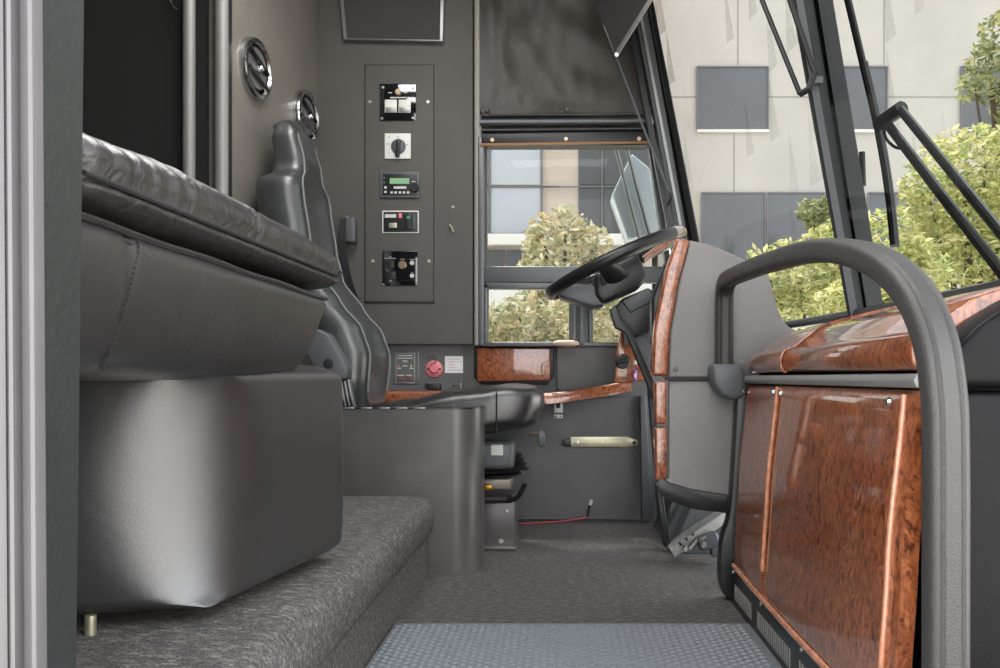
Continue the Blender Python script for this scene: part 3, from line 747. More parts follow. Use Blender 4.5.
# arm ledge with burl nose
al = thing('arm_ledge', 'long narrow arm ledge with burl wood nose along the far wall', 'ledge', W(520, 403, 3.62))
def ledge(y_front, dz0, dz1, off):
    path = [W(380, 397, 3.66), W(440, 397, 3.66), W(500, 399, 3.64), W(545, 399.5, 3.62), W(590, 394, 3.64), W(632, 386.5, 3.68)]
    return catmull(path, 6)
lp = ledge(0, 0, 0, 0)
rings = [[p + Vector((0, -.004, .020)), p + Vector((0, -.004, -.018)), p + Vector((0, .018, -.018)), p + Vector((0, .018, .022)), p + Vector((0, .004, .026))] for p in lp]
MB().loft(rings).build('burl_nose', BURL, al, ang=60)
rings = [[p + Vector((0, .018, .022)), p + Vector((0, .018, -.012)), Vector((p.x, DF, p.z - .012)), Vector((p.x, DF, p.z + .03))] for p in lp]
MB().loft(rings).build('ledge_top', LOWERV, al)
# lower door-like wall panel with fittings
m1 = MB(); m1.prism(XZ([(478, 405), (640, 396), (645, 520), (478, 520)], DF - .02), DF - .02, DF - .001, 'xz', .004)
tag(m1.build('kick_panel', LOWERV), 'dark grey vinyl lower wall panel under the arm ledge', 'panel')
dl = DF - .02
hs = thing('hasp_plate', 'pale zinc strap plate screwed level on the lower wall panel', 'bracket', W(600, 448, dl))
MB().prism(XZ([(570, 436.5), (627, 436.5), (638, 440), (638, 445), (627, 447.5), (570, 447)], dl), dl, dl - .006, 'xz', .002).build('strap', ZINC, hs)
MB().prism(XZ([(562.5, 439.5), (571, 437.5), (571, 446.5), (562.5, 446)], dl), dl, dl - .012, 'xz', .003).build('hook_end', BLACKP, hs)
for px in (578, 607, 620): screw(px, 442, dl - .006, hs, 1.6)
screw(634, 442.6, dl - .006, hs, 1.7, BLACKM)
lb = thing('latch_bracket', 'small white latch bracket on the wall just below the arm ledge', 'latch', W(558, 418, dl))
plate(MB(), 558.5, 408, 8.5, 9, dl, .006, .001).build('keeper', WHITE, lb)
plate(MB(), 558.3, 405.5, 4, 5, dl - .006, .006, .001).build('slot', BLACKM, lb)
plate(MB(), 558.3, 416.3, 8.5, 3.6, dl, .004, .001).build('lower_plate', WHITE, lb)
for px in (556, 560.5): disc(MB(), px, 416.3, .9, dl - .004, .002, 8).build('screw', BLACKM, lb)
rc = MB(); rc.tube(catmull([W(500, 525, 3.70), W(530, 523.5, 3.72), W(560, 521.5, 3.75), W(580, 519, 3.76), W(587, 517, 3.765)], 6), .0042, 8)
cb = thing('red_cable', 'red cable lying on the floor along the foot of the far wall', 'cable', W(550, 522, 3.72))
o = rc.build('wire', REDC, cb)
MB().tube(catmull([W(587, 517, 3.765), W(588.5, 510, 3.77), W(590, 504, 3.77)], 4), .005, 8).build('black_end', BLACKP, cb)
MB().tube([W(590, 505, 3.77), W(591.5, 500, 3.77)], .007, 8).build('connector', INKW, cb)
# vertical cable cover strips in the corner
cvs = MB(); cvs.prism(XZ([(640, 396), (646, 396), (652, 520), (642, 520)], 3.74), 3.74, DF, 'xz', .004); struct(cvs.build('trim_11', GREYP))
cvs = MB(); cvs.prism(XZ([(648, 384), (655, 384), (665, 524), (659, 524)], 3.5), 3.5, 3.56, 'xz', .003); struct(cvs.build('trim_12', BLACKP))
# ignition panel
ig = thing('ignition_panel', 'burl wood ignition panel with black knob and key beside the steering column', 'panel', W(630, 383, 3.70))
MB().prism(XZ([(621, 331), (632, 333), (646, 381), (614, 383), (616, 352)], 3.70), 3.70, 3.74, 'xz', .004).build('burl_face', BURL, ig)
MB().prism(XZ([(623, 326), (628, 325), (634, 344), (624, 344)], 3.69), 3.69, 3.70, 'xz', .002).build('grey_inset', GREYP, ig)
c = W(622.5, 361.5, 3.70)
disc(MB(), 622.5, 361.5, 7.6, 3.70, .02, 24).build('knob_base', BLACKP, ig)
MB().box(W(622, 361, 3.665), (.05, .035, .018), .006, Matrix.Rotation(-.25, 3, 'Y')).build('knob_grip', BLACKM, ig)
kf = thing('key_fob', 'purple key fob hanging from the key in the burl ignition panel', 'key', W(635, 382, 3.67))
MB().box(W(635, 375.5, 3.665), (.017, .01, .045), .005).build('fob', PURPLE, kf)
MB().box(W(635, 375.5, 3.659), (.009, .004, .016), .0015).build('fob_label', PAPER, kf)
MB().tube([W(635 + 2.2 * math.cos(a), 367 + 2.8 * math.sin(a), 3.665) for a in [i * PI / 8 for i in range(16)]], .0015, 6, closed=True).build('key_ring', CHROME, kf)
MB().box(W(634.5, 362.5, 3.675), (.014, .02, .02), .003).build('key', SATIN, kf)

# ------------------------------------------------------------------ partition
pt = thing('partition_panel', 'low grey steel partition standing between the carpeted step and driver seat', 'partition', (-.65, 2.8, 0))
path = [(-1.09, 2.79), (-.335, 2.79)] + [(-.335 + .085 * math.sin(a), 2.875 - .085 * math.cos(a)) for a in [i * PI / 2 / 10 for i in range(1, 11)]] + [(-.25, 2.98)]
def wall_path(path, t, z0, z1):
    outer = []; inner = []
    for i, p in enumerate(path):
        a = Vector(path[max(i - 1, 0)]); b_ = Vector(path[min(i + 1, len(path) - 1)]); tn = (b_ - a).normalized(); nr = Vector((-tn.y, tn.x))
        outer.append(Vector(p)); inner.append(Vector(p) + nr * t)
    ring = outer + inner[::-1]
    return [[Vector((v.x, v.y, z)) for v in ring] for z in (z0, z1)]
MB().loft(wall_path(path, .022, 0, .512)).build('steel_sheet', STEEL, pt, ang=50)
MB().loft(wall_path(path, .024, .512, .518)).build('rubber_cap', BLACKP, pt, ang=50)
e = MB()
for i in range(6): e.box((-.71 + .055 * i, 2.794, .5165), (.034, .014, .006), .001)
e.build('wear_strip', ALU, pt)

# ------------------------------------------------------------------ driver seat
ds = thing('driver_seat', 'high-backed grey-black leather driver seat behind the steering wheel', 'seat', (-.35, 3.28, 0))
YC = 3.275
fz = [(.50, -.657), (.69, -.642), (.777, -.669), (.87, -.743), (.983, -.824), (1.10, -.85), (1.244, -.871), (1.38, -.89), (1.48, -.915), (1.535, -.95)]
tz = [(.50, .15), (.70, .19), (.80, .19), (.90, .165), (1.0, .175), (1.24, .19), (1.29, .185), (1.325, .135), (1.45, .115), (1.50, .095), (1.52, .07), (1.535, .025)]
wz = [(.50, .20), (.60, .225), (1.20, .23), (1.27, .229), (1.298, .218), (1.315, .185), (1.33, .155), (1.36, .142), (1.46, .138), (1.50, .12), (1.525, .08), (1.535, .03)]
def back_ring(z, m=48):
    f, t, w = lerp_table(fz, z), lerp_table(tz, z), lerp_table(wz, z); ring = []
    b_ = .055 if z < 1.25 else max(0, .055 - (z - 1.25) * .4)
    if z < .62: b_ *= max(.2, (z - .5) / .12)
    for i in range(m):
        th = 2 * PI * i / m; c, s = math.cos(th), math.sin(th); e = 2 / 3.4
        ux = math.copysign(abs(c) ** e, c); uy = math.copysign(abs(s) ** e, s)
        x = f - t / 2 + t / 2 * ux
        if ux > 0: x -= b_ * (1 - min(1, abs(uy) / .78) ** 2.5) * ux
        ring.append(Vector((x, YC + w * uy, z)))
    return ring
zsq = [.50 + .98 * i / 70 for i in range(70)] + [1.48, 1.49, 1.50, 1.51, 1.518, 1.525, 1.53, 1.535]
MB().loft([back_ring(z) for z in zsq]).build('backrest', LEATHER_S, ds, ang=70)
for sgn in (-1, 1):
    for frac, z0, z1, nm in ((.80, .56, 1.47, 'piping'),):
        pts = []
        for i in range(40):
            z = z0 + (z1 - z0) * i / 39; f, w = lerp_table(fz, z), lerp_table(wz, z)
            pts.append((f + .002 - .012, YC + sgn * w * frac, z))
        MB().tube(pts, .0038, 6).build(nm, STITCHL, ds)
pts = []
for i in range(21):
    uy = -1 + 2 * i / 20; z = 1.02 - .05 * (1 - abs(uy)); f, w = lerp_table(fz, z), lerp_table(wz, z)
    pts.append((f - .055 * (1 - min(1, abs(uy * .8) / .78) ** 2.5) + .002, YC + w * .8 * uy, z))
MB().tube(pts, .003, 6).build('cross_seam', STITCH, ds)
# side seam visible on near flank
# cushion
def cus_fn(p):
    u = (p.x + .30) / .30
    if u > .2 and p.z > -.1: p.z += .022 * math.sin(min(1, (u - .2) / .5) * PI / 2)
    if u < -.1 and p.z > 0: p.z -= .035 * min(1, (-.1 - u) / .4)
    if p.z < 0: p.x -= .015 * max(0, u)
    p.z += .004 * noise.noise(Vector((p.x * 20, p.y * 20, 2)))
    return p
def cus_w(p):
    p = Vector(p); p.x -= .30; p.x += .0
    q = Vector((p.x, p.y, p.z)); q = cus_fn(q); q.x += .30; return q
MB().sup((-.355, YC, .487), (.298, .23, .083), (.42, .42), 80, 36, cus_w).build('seat_cushion', LEATHER, ds, ang=80)
MB().tube([(-.215, YC - .2295, .42 + .13 * i / 10) for i in range(11)] + [(-.215, YC - .21, .566)], .003, 6).build('cushion_seam', STITCH, ds)
# recliner box with round hole, pleated boot
ar = MB(); ar.prism(XZ([(309, 352), (320, 329), (333, 335), (352, 368), (351, 379), (327, 384)], 3.03), 2.97, 3.045, 'xz', .008, 3)
arm = ar.build('armrest_bracket', GREYP, ds)
disc(MB(), 328.5, 363.5, 5, 2.97, .003, 24).build('round_hole', BLACKM, arm)
bt = MB(); pts = [W(340, 380, 3.01), W(346, 406, 3.03)]
for i in range(6):
    a = W(331 + i * 3.4, 386 - i * 1.2, 3.0); b_ = W(333 + i * 4.2, 407, 3.0); bt.tube([a, (a + b_) / 2 + Vector((0, -.006, 0)), b_], .010, 8)
bt.build('pleated_boot', LEATHER, ds)
# suspension: side pod, bellows, slide rail, pedestal
c = W(497, 456, 3.12)
MB().box((c.x - .03, 3.20, c.z), (.175, .16, .095), .018).build('control_pod', GREYP, ds)
plate(MB(), 497, 450, 12, 11, 3.12, .008, .003).build('pod_button', INKW, ds)
bl = MB()
zb = [.335, .32, .305, .29, .275, .262]
prof = []
for i in range(11):
    z = .34 - i * .0085; r = .13 + (.016 if i % 2 else 0) + .004 * i * (i < 8); prof.append((r, z))
bl.lathe([(.0001, .345)] + [(r, z) for r, z in prof] + [(.0001, .252)], (-.285, 3.29, 0), (0, 0, 1), 40)
bl.build('bellows', BLACKP, ds)
MB().box((-.27, 3.3, .232), (.19, .2, .04), .006).build('slide_rail', M('rail_zinc', srgb(128, 122, 112), .45, metal=.5), ds)
MB().tube([W(478, 500, 3.17), W(512, 499, 3.17)], .014, 10).build('slide_bar', BLACKM, ds)
MB().box(W(488, 487, 3.185), (.028, .02, .02), .004).build('brass_block', M('brass', srgb(190, 140, 50), .35, metal=.7), ds)
MB().tube(catmull([W(508, 499, 3.16), W(515, 499, 3.15), W(520, 494, 3.14), W(525, 483, 3.13)], 6), .009, 10).build('adjust_lever', BLACKP, ds)
MB().sup(W(541, 439, 3.05), (.013, .012, .028), (.8, .8), 16, 12).build('tilt_paddle', GREYP, ds)
MB().tube([W(530, 434, 3.08), W(541, 434, 3.06)], .006, 8).build('paddle_link', BRASSY, ds)
pd = MB(); c0 = W(500, 522, 3.22)
pd.box((c0.x - .045, 3.32, .09), (.20, .2, .18), .006); ped = pd.build('pedestal', STEEL, ds)
MB().box((c0.x - .045, 3.30, .008), (.21, .25, .016), .004).build('base_plate', STEEL, ds)
screw(501, 541, 3.215, ds, 2.4)
screw(507, 511, 3.217, ds, 1.8)

# ------------------------------------------------------------------ steering wheel and column
SWC = W(615.5, 263.5, 3.40); TA = math.radians(24.7)
nrm = Vector((-math.sin(TA), 0, math.cos(TA)))
ax_u = Vector((math.cos(TA), 0, math.sin(TA))); ax_v = Vector((0, 1, 0))
def SW(u, v, h): return SWC + ax_u * u + ax_v * v + nrm * h
sw = thing('steering_wheel', 'large black steering wheel with burl wood spoke', 'steering wheel', SWC)
R = .268
rim = MB(); pts = [SW(R * math.cos(a), R * math.sin(a), 0) for a in [2 * PI * i / 96 for i in range(96)]]
rim.tube(pts, .0235, 16, closed=True); rim.build('rim', BLACKP, sw, ang=80)
# burl section on the forward part of the rim
bw = MB(); bw.tube([SW(R * math.cos(a), R * math.sin(a), 0) for a in [math.radians(-38 + 76 * i / 24) for i in range(25)]], .0243, 14)
bw.build('wood_rim_inlay', M('dark_burl_gloss', srgb(104, 78, 60), .3, var=.3, vscale=50, coat=1), sw, ang=80)
rot = Matrix((ax_u, ax_v, nrm)).transposed()
def uprism(pts, v0, v1, bev):
    m = MB(); b2 = MB().prism(pts, v0, v1, 'xz', bev, 3).bm
    m.merge(b2, Matrix.Translation(SWC) @ rot.to_4x4()); return m
KP = 3.40 / F
def up(pts): return [(a * KP, b_ * KP) for a, b_ in pts]
hub = uprism(up([(21, 0), (22, -25), (11, -33), (-30, -33), (-34, -22), (-26, -2)]), -.085, .085, .016).build('hub', BLACKP, sw)
uprism(up([(-28, -14), (-30, -35), (-40, -31), (-66, -8), (-64, 0), (-46, -3)]), -.075, .075, .010).build('lower_spoke', GREYP, sw)
uprism(up([(-22, -8), (-8, -7), (-6, -15), (-24, -17)]), -.097, -.08, .006).build('hub_recess_block', BLACKM, hub)  # black block standing in for the dark hollow in the hub
uprism(up([(-20, -3), (-4, -3), (-4, -7), (-20, -7)]), -.095, -.08, .003).build('switch_plate', GREYP, hub)
def spoke(a, mat, r0=.09, w=.045, h0=-.06):
    m = MB(); dv = Vector((math.cos(a), math.sin(a), 0)); pv = Vector((-math.sin(a), math.cos(a), 0))
    rings = []
    for i in range(9):
        t = i / 8; r = r0 + (R - .008 - r0) * t; h = h0 * (1 - t) ** 1.2 - .002; ww = w * (1 - .35 * t); hh = .014
        rings.append([SW(*(dv * r + pv * (ww * math.cos(b_)) )[:2], h + hh * math.sin(b_)) for b_ in [2 * PI * k / 16 for k in range(16)]])
    m.loft(rings).build('spoke', mat, sw, ang=70)
spoke(math.radians(0), BURL, .10, .038, -.03)
spoke(math.radians(105), BLACKP); spoke(math.radians(-105), BLACKP)

sc_ = thing('steering_column', 'black tilting steering column shroud below the steering wheel', 'steering column', SW(.05, 0, -.35))
MB().prism(XZ([(613, 309), (622, 299), (648, 288), (659, 296), (655, 330), (635, 337), (626, 330)], 3.36), 3.34, 3.46, 'xz', .008).build('shroud', BLACKP, sc_)
MB().prism(XZ([(622, 301), (648, 288), (654, 300), (630, 313)], 3.335), 3.325, 3.345, 'xz', .004).build('upper_shroud', GREYP, sc_)
MB().prism(XZ([(653, 297), (658, 291), (660, 320), (654, 326)], 3.32), 3.31, 3.335, 'xz', .003).build('stalk', GREYP, sc_)
MB().prism(XZ([(609, 311), (615, 305), (621, 320), (628, 324), (638, 345), (655, 383), (659, 402), (652, 398), (640, 368), (625, 333), (615, 328)], 3.325), 3.30, 3.35, 'xz', .004).build('column_strut', BLACKP, sc_)
MB().prism(XZ([(632, 338), (653, 326), (654, 366), (650, 372)], 3.40), 3.38, 3.46, 'xz', .004).build('column_cover', GREYP, sc_)

# ------------------------------------------------------------------ instrument console
DC = 2.52
ic = thing('instrument_console', 'tall grey instrument console with burl strips on its driver side', 'console', W(700, 510, DC))
up = spline2([(690, 240), (712, 245), (740, 257), (761, 267), (770, 279), (775, 296), (781, 315), (790, 327), (804, 333)], 4)
poly = up + [(812, 350), (790, 378), (668, 378), (670, 332), (679, 280)]
bk = [(px - CX, py) for px, py in poly]
def back_of(poly, d0, d1, dx, sx=1.0):
    P = XZ(poly, d0); return [(x * sx + dx, z) for x, z in P]
MB().prism(XZ(poly, DC), DC, DC + .55, 'xz', .010, 3, back=back_of(poly, DC, DC + .55, .07, .93)).build('upper_side', CONS, ic)
low = [(668, 380), (742, 380), (742, 512), (726, 514), (690, 508), (668, 499), (657, 486), (657, 480), (668, 478)]
MB().prism(XZ(low, DC), DC, DC + .45, 'xz', .012, 3, back=back_of(low, DC, DC + .45, .07, .95)).build('lower_side', CONS, ic)
und = spline2([(655, 484), (659, 492), (668, 500), (690, 508), (716, 512), (742, 512)], 3) + [(742, 498), (722, 494), (690, 489), (670, 483), (662, 478)]
MB().prism(XZ(und, DC - .01), DC - .012, DC + .45, 'xz', .004, 2, back=back_of(und, DC, DC + .45, .05, .97)).build('black_underside', BLACKP, ic)
s1 = [(677, 238), (690, 240), (679, 280), (670, 332), (668, 376), (652, 376), (654, 328), (666, 270)]
MB().prism(XZ(s1, DC - .004), DC - .006, DC + .06, 'xz', .008, 3).build('burl_strip', BURL, ic)
for a in ([(655, 382), (666.5, 381), (667, 424), (655.5, 423.5)], [(655.5, 428), (667, 427), (667, 478), (656, 482)]):
    MB().prism(XZ(a, DC - .004), DC - .006, DC + .06, 'xz', .005, 3).build('burl_strip', BURL, ic)
sm = MB(); sm.box((W(705, 379, DC).x, DC + .02, W(705, 379, DC).z), (.215, .05, .006)); sm.build('seam_gap', BLACKM, ic)
screw(675.5, 369, DC - .0005, ic, 2.6, GREYP)
# black post at the end of the dash cabinet
pp = MB(); pl = spline2([(738, 379), (736, 400), (734, 440), (729, 510), (721, 540), (719, 575), (722, 592)], 4)
pr = [(734, 604), (752, 604), (756, 379)]
pp.prism(XZ(pl + pr, 2.47), 2.455, 2.51, 'xz', .006, 2); pp.build('black_end_post', BLACKP, ic)
gauge = MB(); gauge.prism(XZ([(650, 300), (664, 262), (668, 300), (662, 345), (650, 345)], 2.7), 2.64, 2.72, 'xz', .008); gauge.build('gauge_pod', BLACKP, ic)
# sloping toe board and pedal
tb = MB(); tb.prism([(W(664, 520, 3.3).x, .0), (W(720, 500, 3.3).x + .25, .0), (W(720, 500, 3.3).x + .25, .45), (W(700, 490, 3.3).x, .30)], 3.12, 3.72, 'xz', .005)
tag(tb.build('toe_board', GREYP), 'sloping grey toe board under the instrument console', 'board')
tb = MB(); tb.prism(XZ([(656, 490), (662, 490), (670, 546), (663, 546)], 3.0), 2.98, 3.05, 'xz', .004)
tag(tb.build('support_leg', BLACKP), 'thin black support leg under the driver side of the instrument console', 'support')
pe = thing('accelerator_pedal', 'silvery metal accelerator pedal on the floor under the instrument console', 'pedal', W(690, 556, 2.95))
a, b_ = W(677, 553, 2.93), W(722, 515, 3.02)
ang = math.atan2(b_.z - a.z, b_.x - a.x)
PM = M('pedal_metal', srgb(176, 176, 172), .45, metal=.2, var=.15, vscale=40)
mid = (a + b_) / 2 + Vector((0, 0, .01))
MB().box(mid, ((b_ - a).length + .02, .09, .036), .005, Matrix.Rotation(-ang, 3, 'Y')).build('treadle', PM, pe)
rbm = MB()
for i in range(7): rbm.box(a.lerp(b_, .1 + .13 * i) + Vector((-.014 * math.sin(ang), 0, .01 + .014 * math.cos(ang))), (.008, .085, .006), .001, Matrix.Rotation(-ang, 3, 'Y'))
rbm.build('tread_rib', BLACKP, pe)
MB().box(W(708, 541, 2.9), (.07, .05, .045), .008, Matrix.Rotation(-ang * .6, 3, 'Y')).build('hinge_bracket', GREYP, pe)
MB().tube([W(690, 549, 2.89), W(697, 541, 2.89), W(707, 537, 2.88)], .01, 8).build('linkage', ALU, pe)
for px, py in ((685, 548), (703, 544)): disc(MB(), px, py, 3, 2.87, .02, 14).build('bolt', SATIN, pe)
MB().box(W(716, 551, 2.93), (.035, .05, .03), .004).build('stop_block', GREYP, pe)

# ------------------------------------------------------------------ dash cabinet with burl door
dc = thing('dash_cabinet', 'dash cabinet with glossy burl wood door and lid beside the entry', 'cabinet', (.6, 1.85, 0))
Y0, Y1 = 1.262, 2.43
def door_x(z, y):
    t = max(0, min(1, z / .6)); base = lerp_table([(0, .468), (.15, .466), (.35, .478), (.6, .502)], z)
    return base - .006 * math.sin(PI * min(1, max(0, (y - Y0) / (Y1 - Y0))))
def door_sheet(y0, y1, z0, z1, off, t, ny=24, nz=30, rnd=.012):
    rings = []
    for j in range(nz + 1):
        z = z0 + (z1 - z0) * j / nz; ring = []
        for i in range(ny + 1):
            y = y0 + (y1 - y0) * i / ny; ed = min(y - y0, y1 - y, z - z0, z1 - z); r = 0
            if ed < rnd: r = rnd * .5 * (1 - math.sqrt(max(0, 1 - ((rnd - ed) / rnd) ** 2)))
            ring.append(Vector((door_x(z, y) + off + r, y, z)))
        for i in range(ny, -1, -1):
            y = y0 + (y1 - y0) * i / ny; ring.append(Vector((door_x(z, y) + off + t, y, z)))
        rings.append(ring)
    return MB().loft(rings)
YG = 2.05
dr = door_sheet(Y0 + .012, YG - .006, .105, .592, 0, .03).build('burl_door', BURL, dc, ang=70)
dr2 = door_sheet(YG + .006, Y1, .103, .592, .001, .03).build('burl_side_panel', BURL, dc, ang=70)
MB().tube([(door_x(z, YG) - .001, YG + .01 * (z - .35) * 0, z) for z in [.17 + .42 * i / 20 for i in range(21)]], .0048, 8).build('bead', BURLE, dc)
MB().tube([(door_x(z, 1.32) - .0015, Y0 + .042 + 0 * z, z) for z in [.108 + .478 * i / 20 for i in range(21)]], .0045, 8).build('bead', BURLE, dr)
MB().tube([(door_x(.105, y) + .002, y, .104) for y in [Y0 + (Y1 - Y0) * i / 20 for i in range(21)]], .007, 8).build('lower_bead', BURLE, dc)
def dscrew(y, z, par):
    x = door_x(z, y); MB().lathe([(.0001, .006), (.0055, .005), (.0075, 0), (.0001, 0)], (x + .001, y, z), (-1, 0, 0), 14).build('screw', CHROME, par)
dscrew(1.365, .574, dr); dscrew(2.02, .574, dr); dscrew(2.09, .576, dr2); 
# carcass
MB().prism([(.53, 0), (.85, 0), (.85, .745), (.62, .69), (.53, .61)], Y0, Y1 + .02, 'xz').build('carcass', BLACKM, dc)
# kick plate with slots
kp = MB().box((.471, (1.0 + Y1) / 2, .05), (.012, Y1 - 1.0, .098), .002).build('kick_plate', BLACKP, dc)
sl = MB(); y = 1.1
while y < Y1 - .03:
    if (y - 1.1) % .36 < .30: sl.box((.4645, y, .042), (.002, .0065, .040), .0005)
    y += .0195
sl.build('vent_slots', M('pale_slot', srgb(140, 138, 132), .6), dc)['kind'] = 'stuff'
for y in (2.415, 2.08, 1.73, 1.37): MB().lathe([(.0001, .004), (.004, .004), (.006, 0), (.0001, 0)], (.4655, y, .088), (-1, 0, 0), 12).build('screw', SATIN, kp)
# aluminium strip
MB().prism([(.498, .596), (.494, .606), (.498, .616), (.54, .618), (.54, .594)], Y0 - .005, Y1 - .01, 'xz', .002).build('metal_strip', M('strip_metal', srgb(150, 150, 148), .4, metal=.3), dc)
# lid
LP = spline2([(.512, .621), (.498, .626), (.492, .642), (.494, .660), (.503, .672), (.522, .680), (.548, .700), (.585, .724), (.65, .744), (.75, .767), (.86, .785)], 5)
LPb = [(.86, .752), (.54, .625)]
YL = 2.0
MB().prism(LP + LPb, Y0, YL - .004, 'xz', .004, 2).build('burl_lid', BURL, dc, ang=45)
m1 = MB(); m1.loft([[Vector((x + (.018 * (max(0, (y - 2.2) / .25)) ** 2), y, z)) for x, z in LP + LPb] for y in (YL + .004, 2.1, 2.2, 2.28, 2.34, 2.40, 2.45)])
m1.build('burl_lid_end', BURL, dc, ang=45)
m1 = MB(); m1.tube([(x - .001, YL + .10 * max(0, (x - .52)) , z + .0) for x, z in LP[3:-2]], .0036, 8); m1.build('lid_bead', BURL, dc)
# lower wall of the dash under the lid's near end
# rounded dash foot that joins the console to the lid
ft = MB(); ft.prism([(.54, .60), (.80, .60), (.80, .765), (.72, .745), (.64, .715), (.58, .675)], 2.455, 3.0, 'xz', .012); ft.build('dash_shoulder', CONS, ic)
# dash end, padded
de = thing('dash_end_pad', 'black leather padded dash end right of the grab rail', 'pad', (.8, 1.1, 0))
def pad_poly(pts, y0, y1, bev): return MB().prism(pts, y0, y1, 'xz', bev, 4)
pad_poly([(.50, -.25), (1.2, -.25), (1.2, .592), (.50, .592)], 1.17, 1.255, .012).build('lower_pad', LEATHER_B, de)
pad_poly([(.50, .597), (1.2, .597), (1.2, .75), (.66, .745), (.60, .715), (.55, .685), (.515, .65)], 1.165, 1.255, .014).build('upper_pad', LEATHER_B, de)
pad_poly([(.60, .70), (1.2, .72), (1.2, .80), (.80, .775), (.66, .745)], 1.19, 1.258, .01).build('grey_cap', CONS, de)

# ------------------------------------------------------------------ grab rail
gr = thing('grab_rail', 'ribbed grey grab rail arching from the dash console down to the entry step', 'rail', (.45, 1.05, 0))
gp = [(.45, 2.47, .60), (.45, 2.47, .70), (.45, 2.47, .80), (.45, 2.462, .845), (.45, 2.43, .868), (.45, 2.38, .874), (.45, 2.25, .871), (.45, 2.05, .864), (.45, 1.87, .854), (.45, 1.69, .843), (.45, 1.55, .829), (.45, 1.43, .811), (.45, 1.31, .785), (.45, 1.21, .752), (.45, 1.13, .708), (.45, 1.08, .655), (.45, 1.058, .60), (.45, 1.05, .53), (.45, 1.05, .3), (.45, 1.05, .0)]
prof = []
hw, hh = .0245, .0205
base = []
for i in range(40):
    a = 2 * PI * i / 40; e = .6
    x = math.copysign(abs(math.cos(a)) ** e, math.cos(a)) * hw; z = math.copysign(abs(math.sin(a)) ** e, math.sin(a)) * hh
    if abs(abs(x) - .011) < .0028 and abs(z) > hh * .8: z *= .86
    base.append((x, z))
def rail_sweep(pts, prof):
    P = catmull(pts, 6); rings = []
    for i, p in enumerate(P):
        t = (P[min(i + 1, len(P) - 1)] - P[max(i - 1, 0)]).normalized(); sd = Vector((1, 0, 0)); u = t.cross(sd).normalized()
        rings.append([p + sd * a + u * b_ for a, b_ in prof])
    return MB().loft(rings)
rail_sweep(gp, base).build('rail_bar', RAILM, gr, ang=28)
MB().prism(XZ([(711, 364), (738, 364), (745, 372), (745, 396), (733, 401), (721, 396), (712, 384)], 2.44), 2.425, 2.51, 'xz', .012, 3).build('mounting_bracket', GREYP, gr)
screw(742, 391, 2.43, gr, 1.6)

# ------------------------------------------------------------------ outside
struct(MB().box((0, 20, -1.15), (120, 80, .1)).build('ground', ASPH))
DB = 26.0
cb_ = thing('concrete_building', 'pale concrete office building with square windows beyond the windshield', 'building', W(900, 400, DB))
kb = DB / F
x0, x1 = W(658, 0, DB).x, 26
wl = MB(); wl.box(((x0 + x1) / 2, DB + 4, 7.0), (x1 - x0, 8, 16.3)); wl.build('facade', CONC, cb_, smooth=False)
def bwin(px0, py0, px1, py1, mat, sill=True):
    w = plate(MB(), (px0 + px1) / 2, (py0 + py1) / 2, px1 - px0, py1 - py0, DB, .05, .005).build('window', mat, cb_)
    if sill: plate(MB(), (px0 + px1) / 2, py1 + 1.5, px1 - px0 + 1, 3, DB, .09, .01).build('sill', WHITEB, w)
    e_ = MB()
    for a in ((px0, (py0 + py1) / 2, 1.6, py1 - py0), (px1, (py0 + py1) / 2, 1.6, py1 - py0), ((px0 + px1) / 2, py0, px1 - px0, 1.6)): plate(e_, *a, DB - .04, .04, .003)
    e_.build('window_frame', MULL, w)
for a, b_ in ((697, 768), (816, 887), (961, 1032)): bwin(a, 67, b_, 130, BGLASS)
for a, b_ in ((702, 765), (767, 830), (868, 930), (932, 995)): bwin(a, 193, b_, 262, BGLASS, False)
e = MB()
for a in ((738, 30, .9, 70), (734, 163, .9, 60), (884, 30, .9, 70), (925, 163, .9, 60), (830, 97, 344, .9)): plate(e, *a, DB, .012, .001)
e.build('panel_joint', CONCJ, cb_)
DG = 24.0
gb = thing('glass_building', 'glazed office building with tan column seen through the side window', 'building', W(560, 400, DG))
xa, xb = W(380, 0, DG).x, W(652, 0, DG).x
MB().box(((xa + xb) / 2, DG + 3.5, 5.5), (xb - xa, 7, 13.3)).build('facade', PINKW, gb, smooth=False)
def gwin(px0, py0, px1, py1, mat): return plate(MB(), (px0 + px1) / 2, (py0 + py1) / 2, px1 - px0 - 1, py1 - py0 - 1, DG, .06, .01).build('window', mat, gb)
for a, b_ in ((400, 440), (441, 489), (490, 541)):
    for c0_, c1_ in ((60, 138), (139, 186), (187, 234)): gwin(a, c0_, b_, c1_, BGLASSL)
for a, b_ in ((578, 602), (603, 650)):
    for c0_, c1_ in ((60, 138), (139, 186), (187, 234)): gwin(a, c0_, b_, c1_, BGLASSD)
plate(MB(), 516, 241, 272, 11, DG, .35, .02).build('ledge', WHITEB, gb)
plate(MB(), 516, 290, 272, 48, DG, .05, .02).build('lower_wall', WHITEB, gb)
for a, b_ in ((487, 505), (507, 528), (530, 556), (560, 600)): plate(MB(), (a + b_) / 2, 259, b_ - a, 18, DG - .05, .05, .01).build('low_window', BGLASSD, gb)
e = MB()
for a in ((470, 187, 180, 1.3), (490, 150, 1.3, 170), (542, 150, 1.6, 170), (596, 187, 108, 1.0), (602, 150, 1.2, 170)): plate(e, *a, DG - .06, .05, .005)
e.build('mullion', MULL, gb)

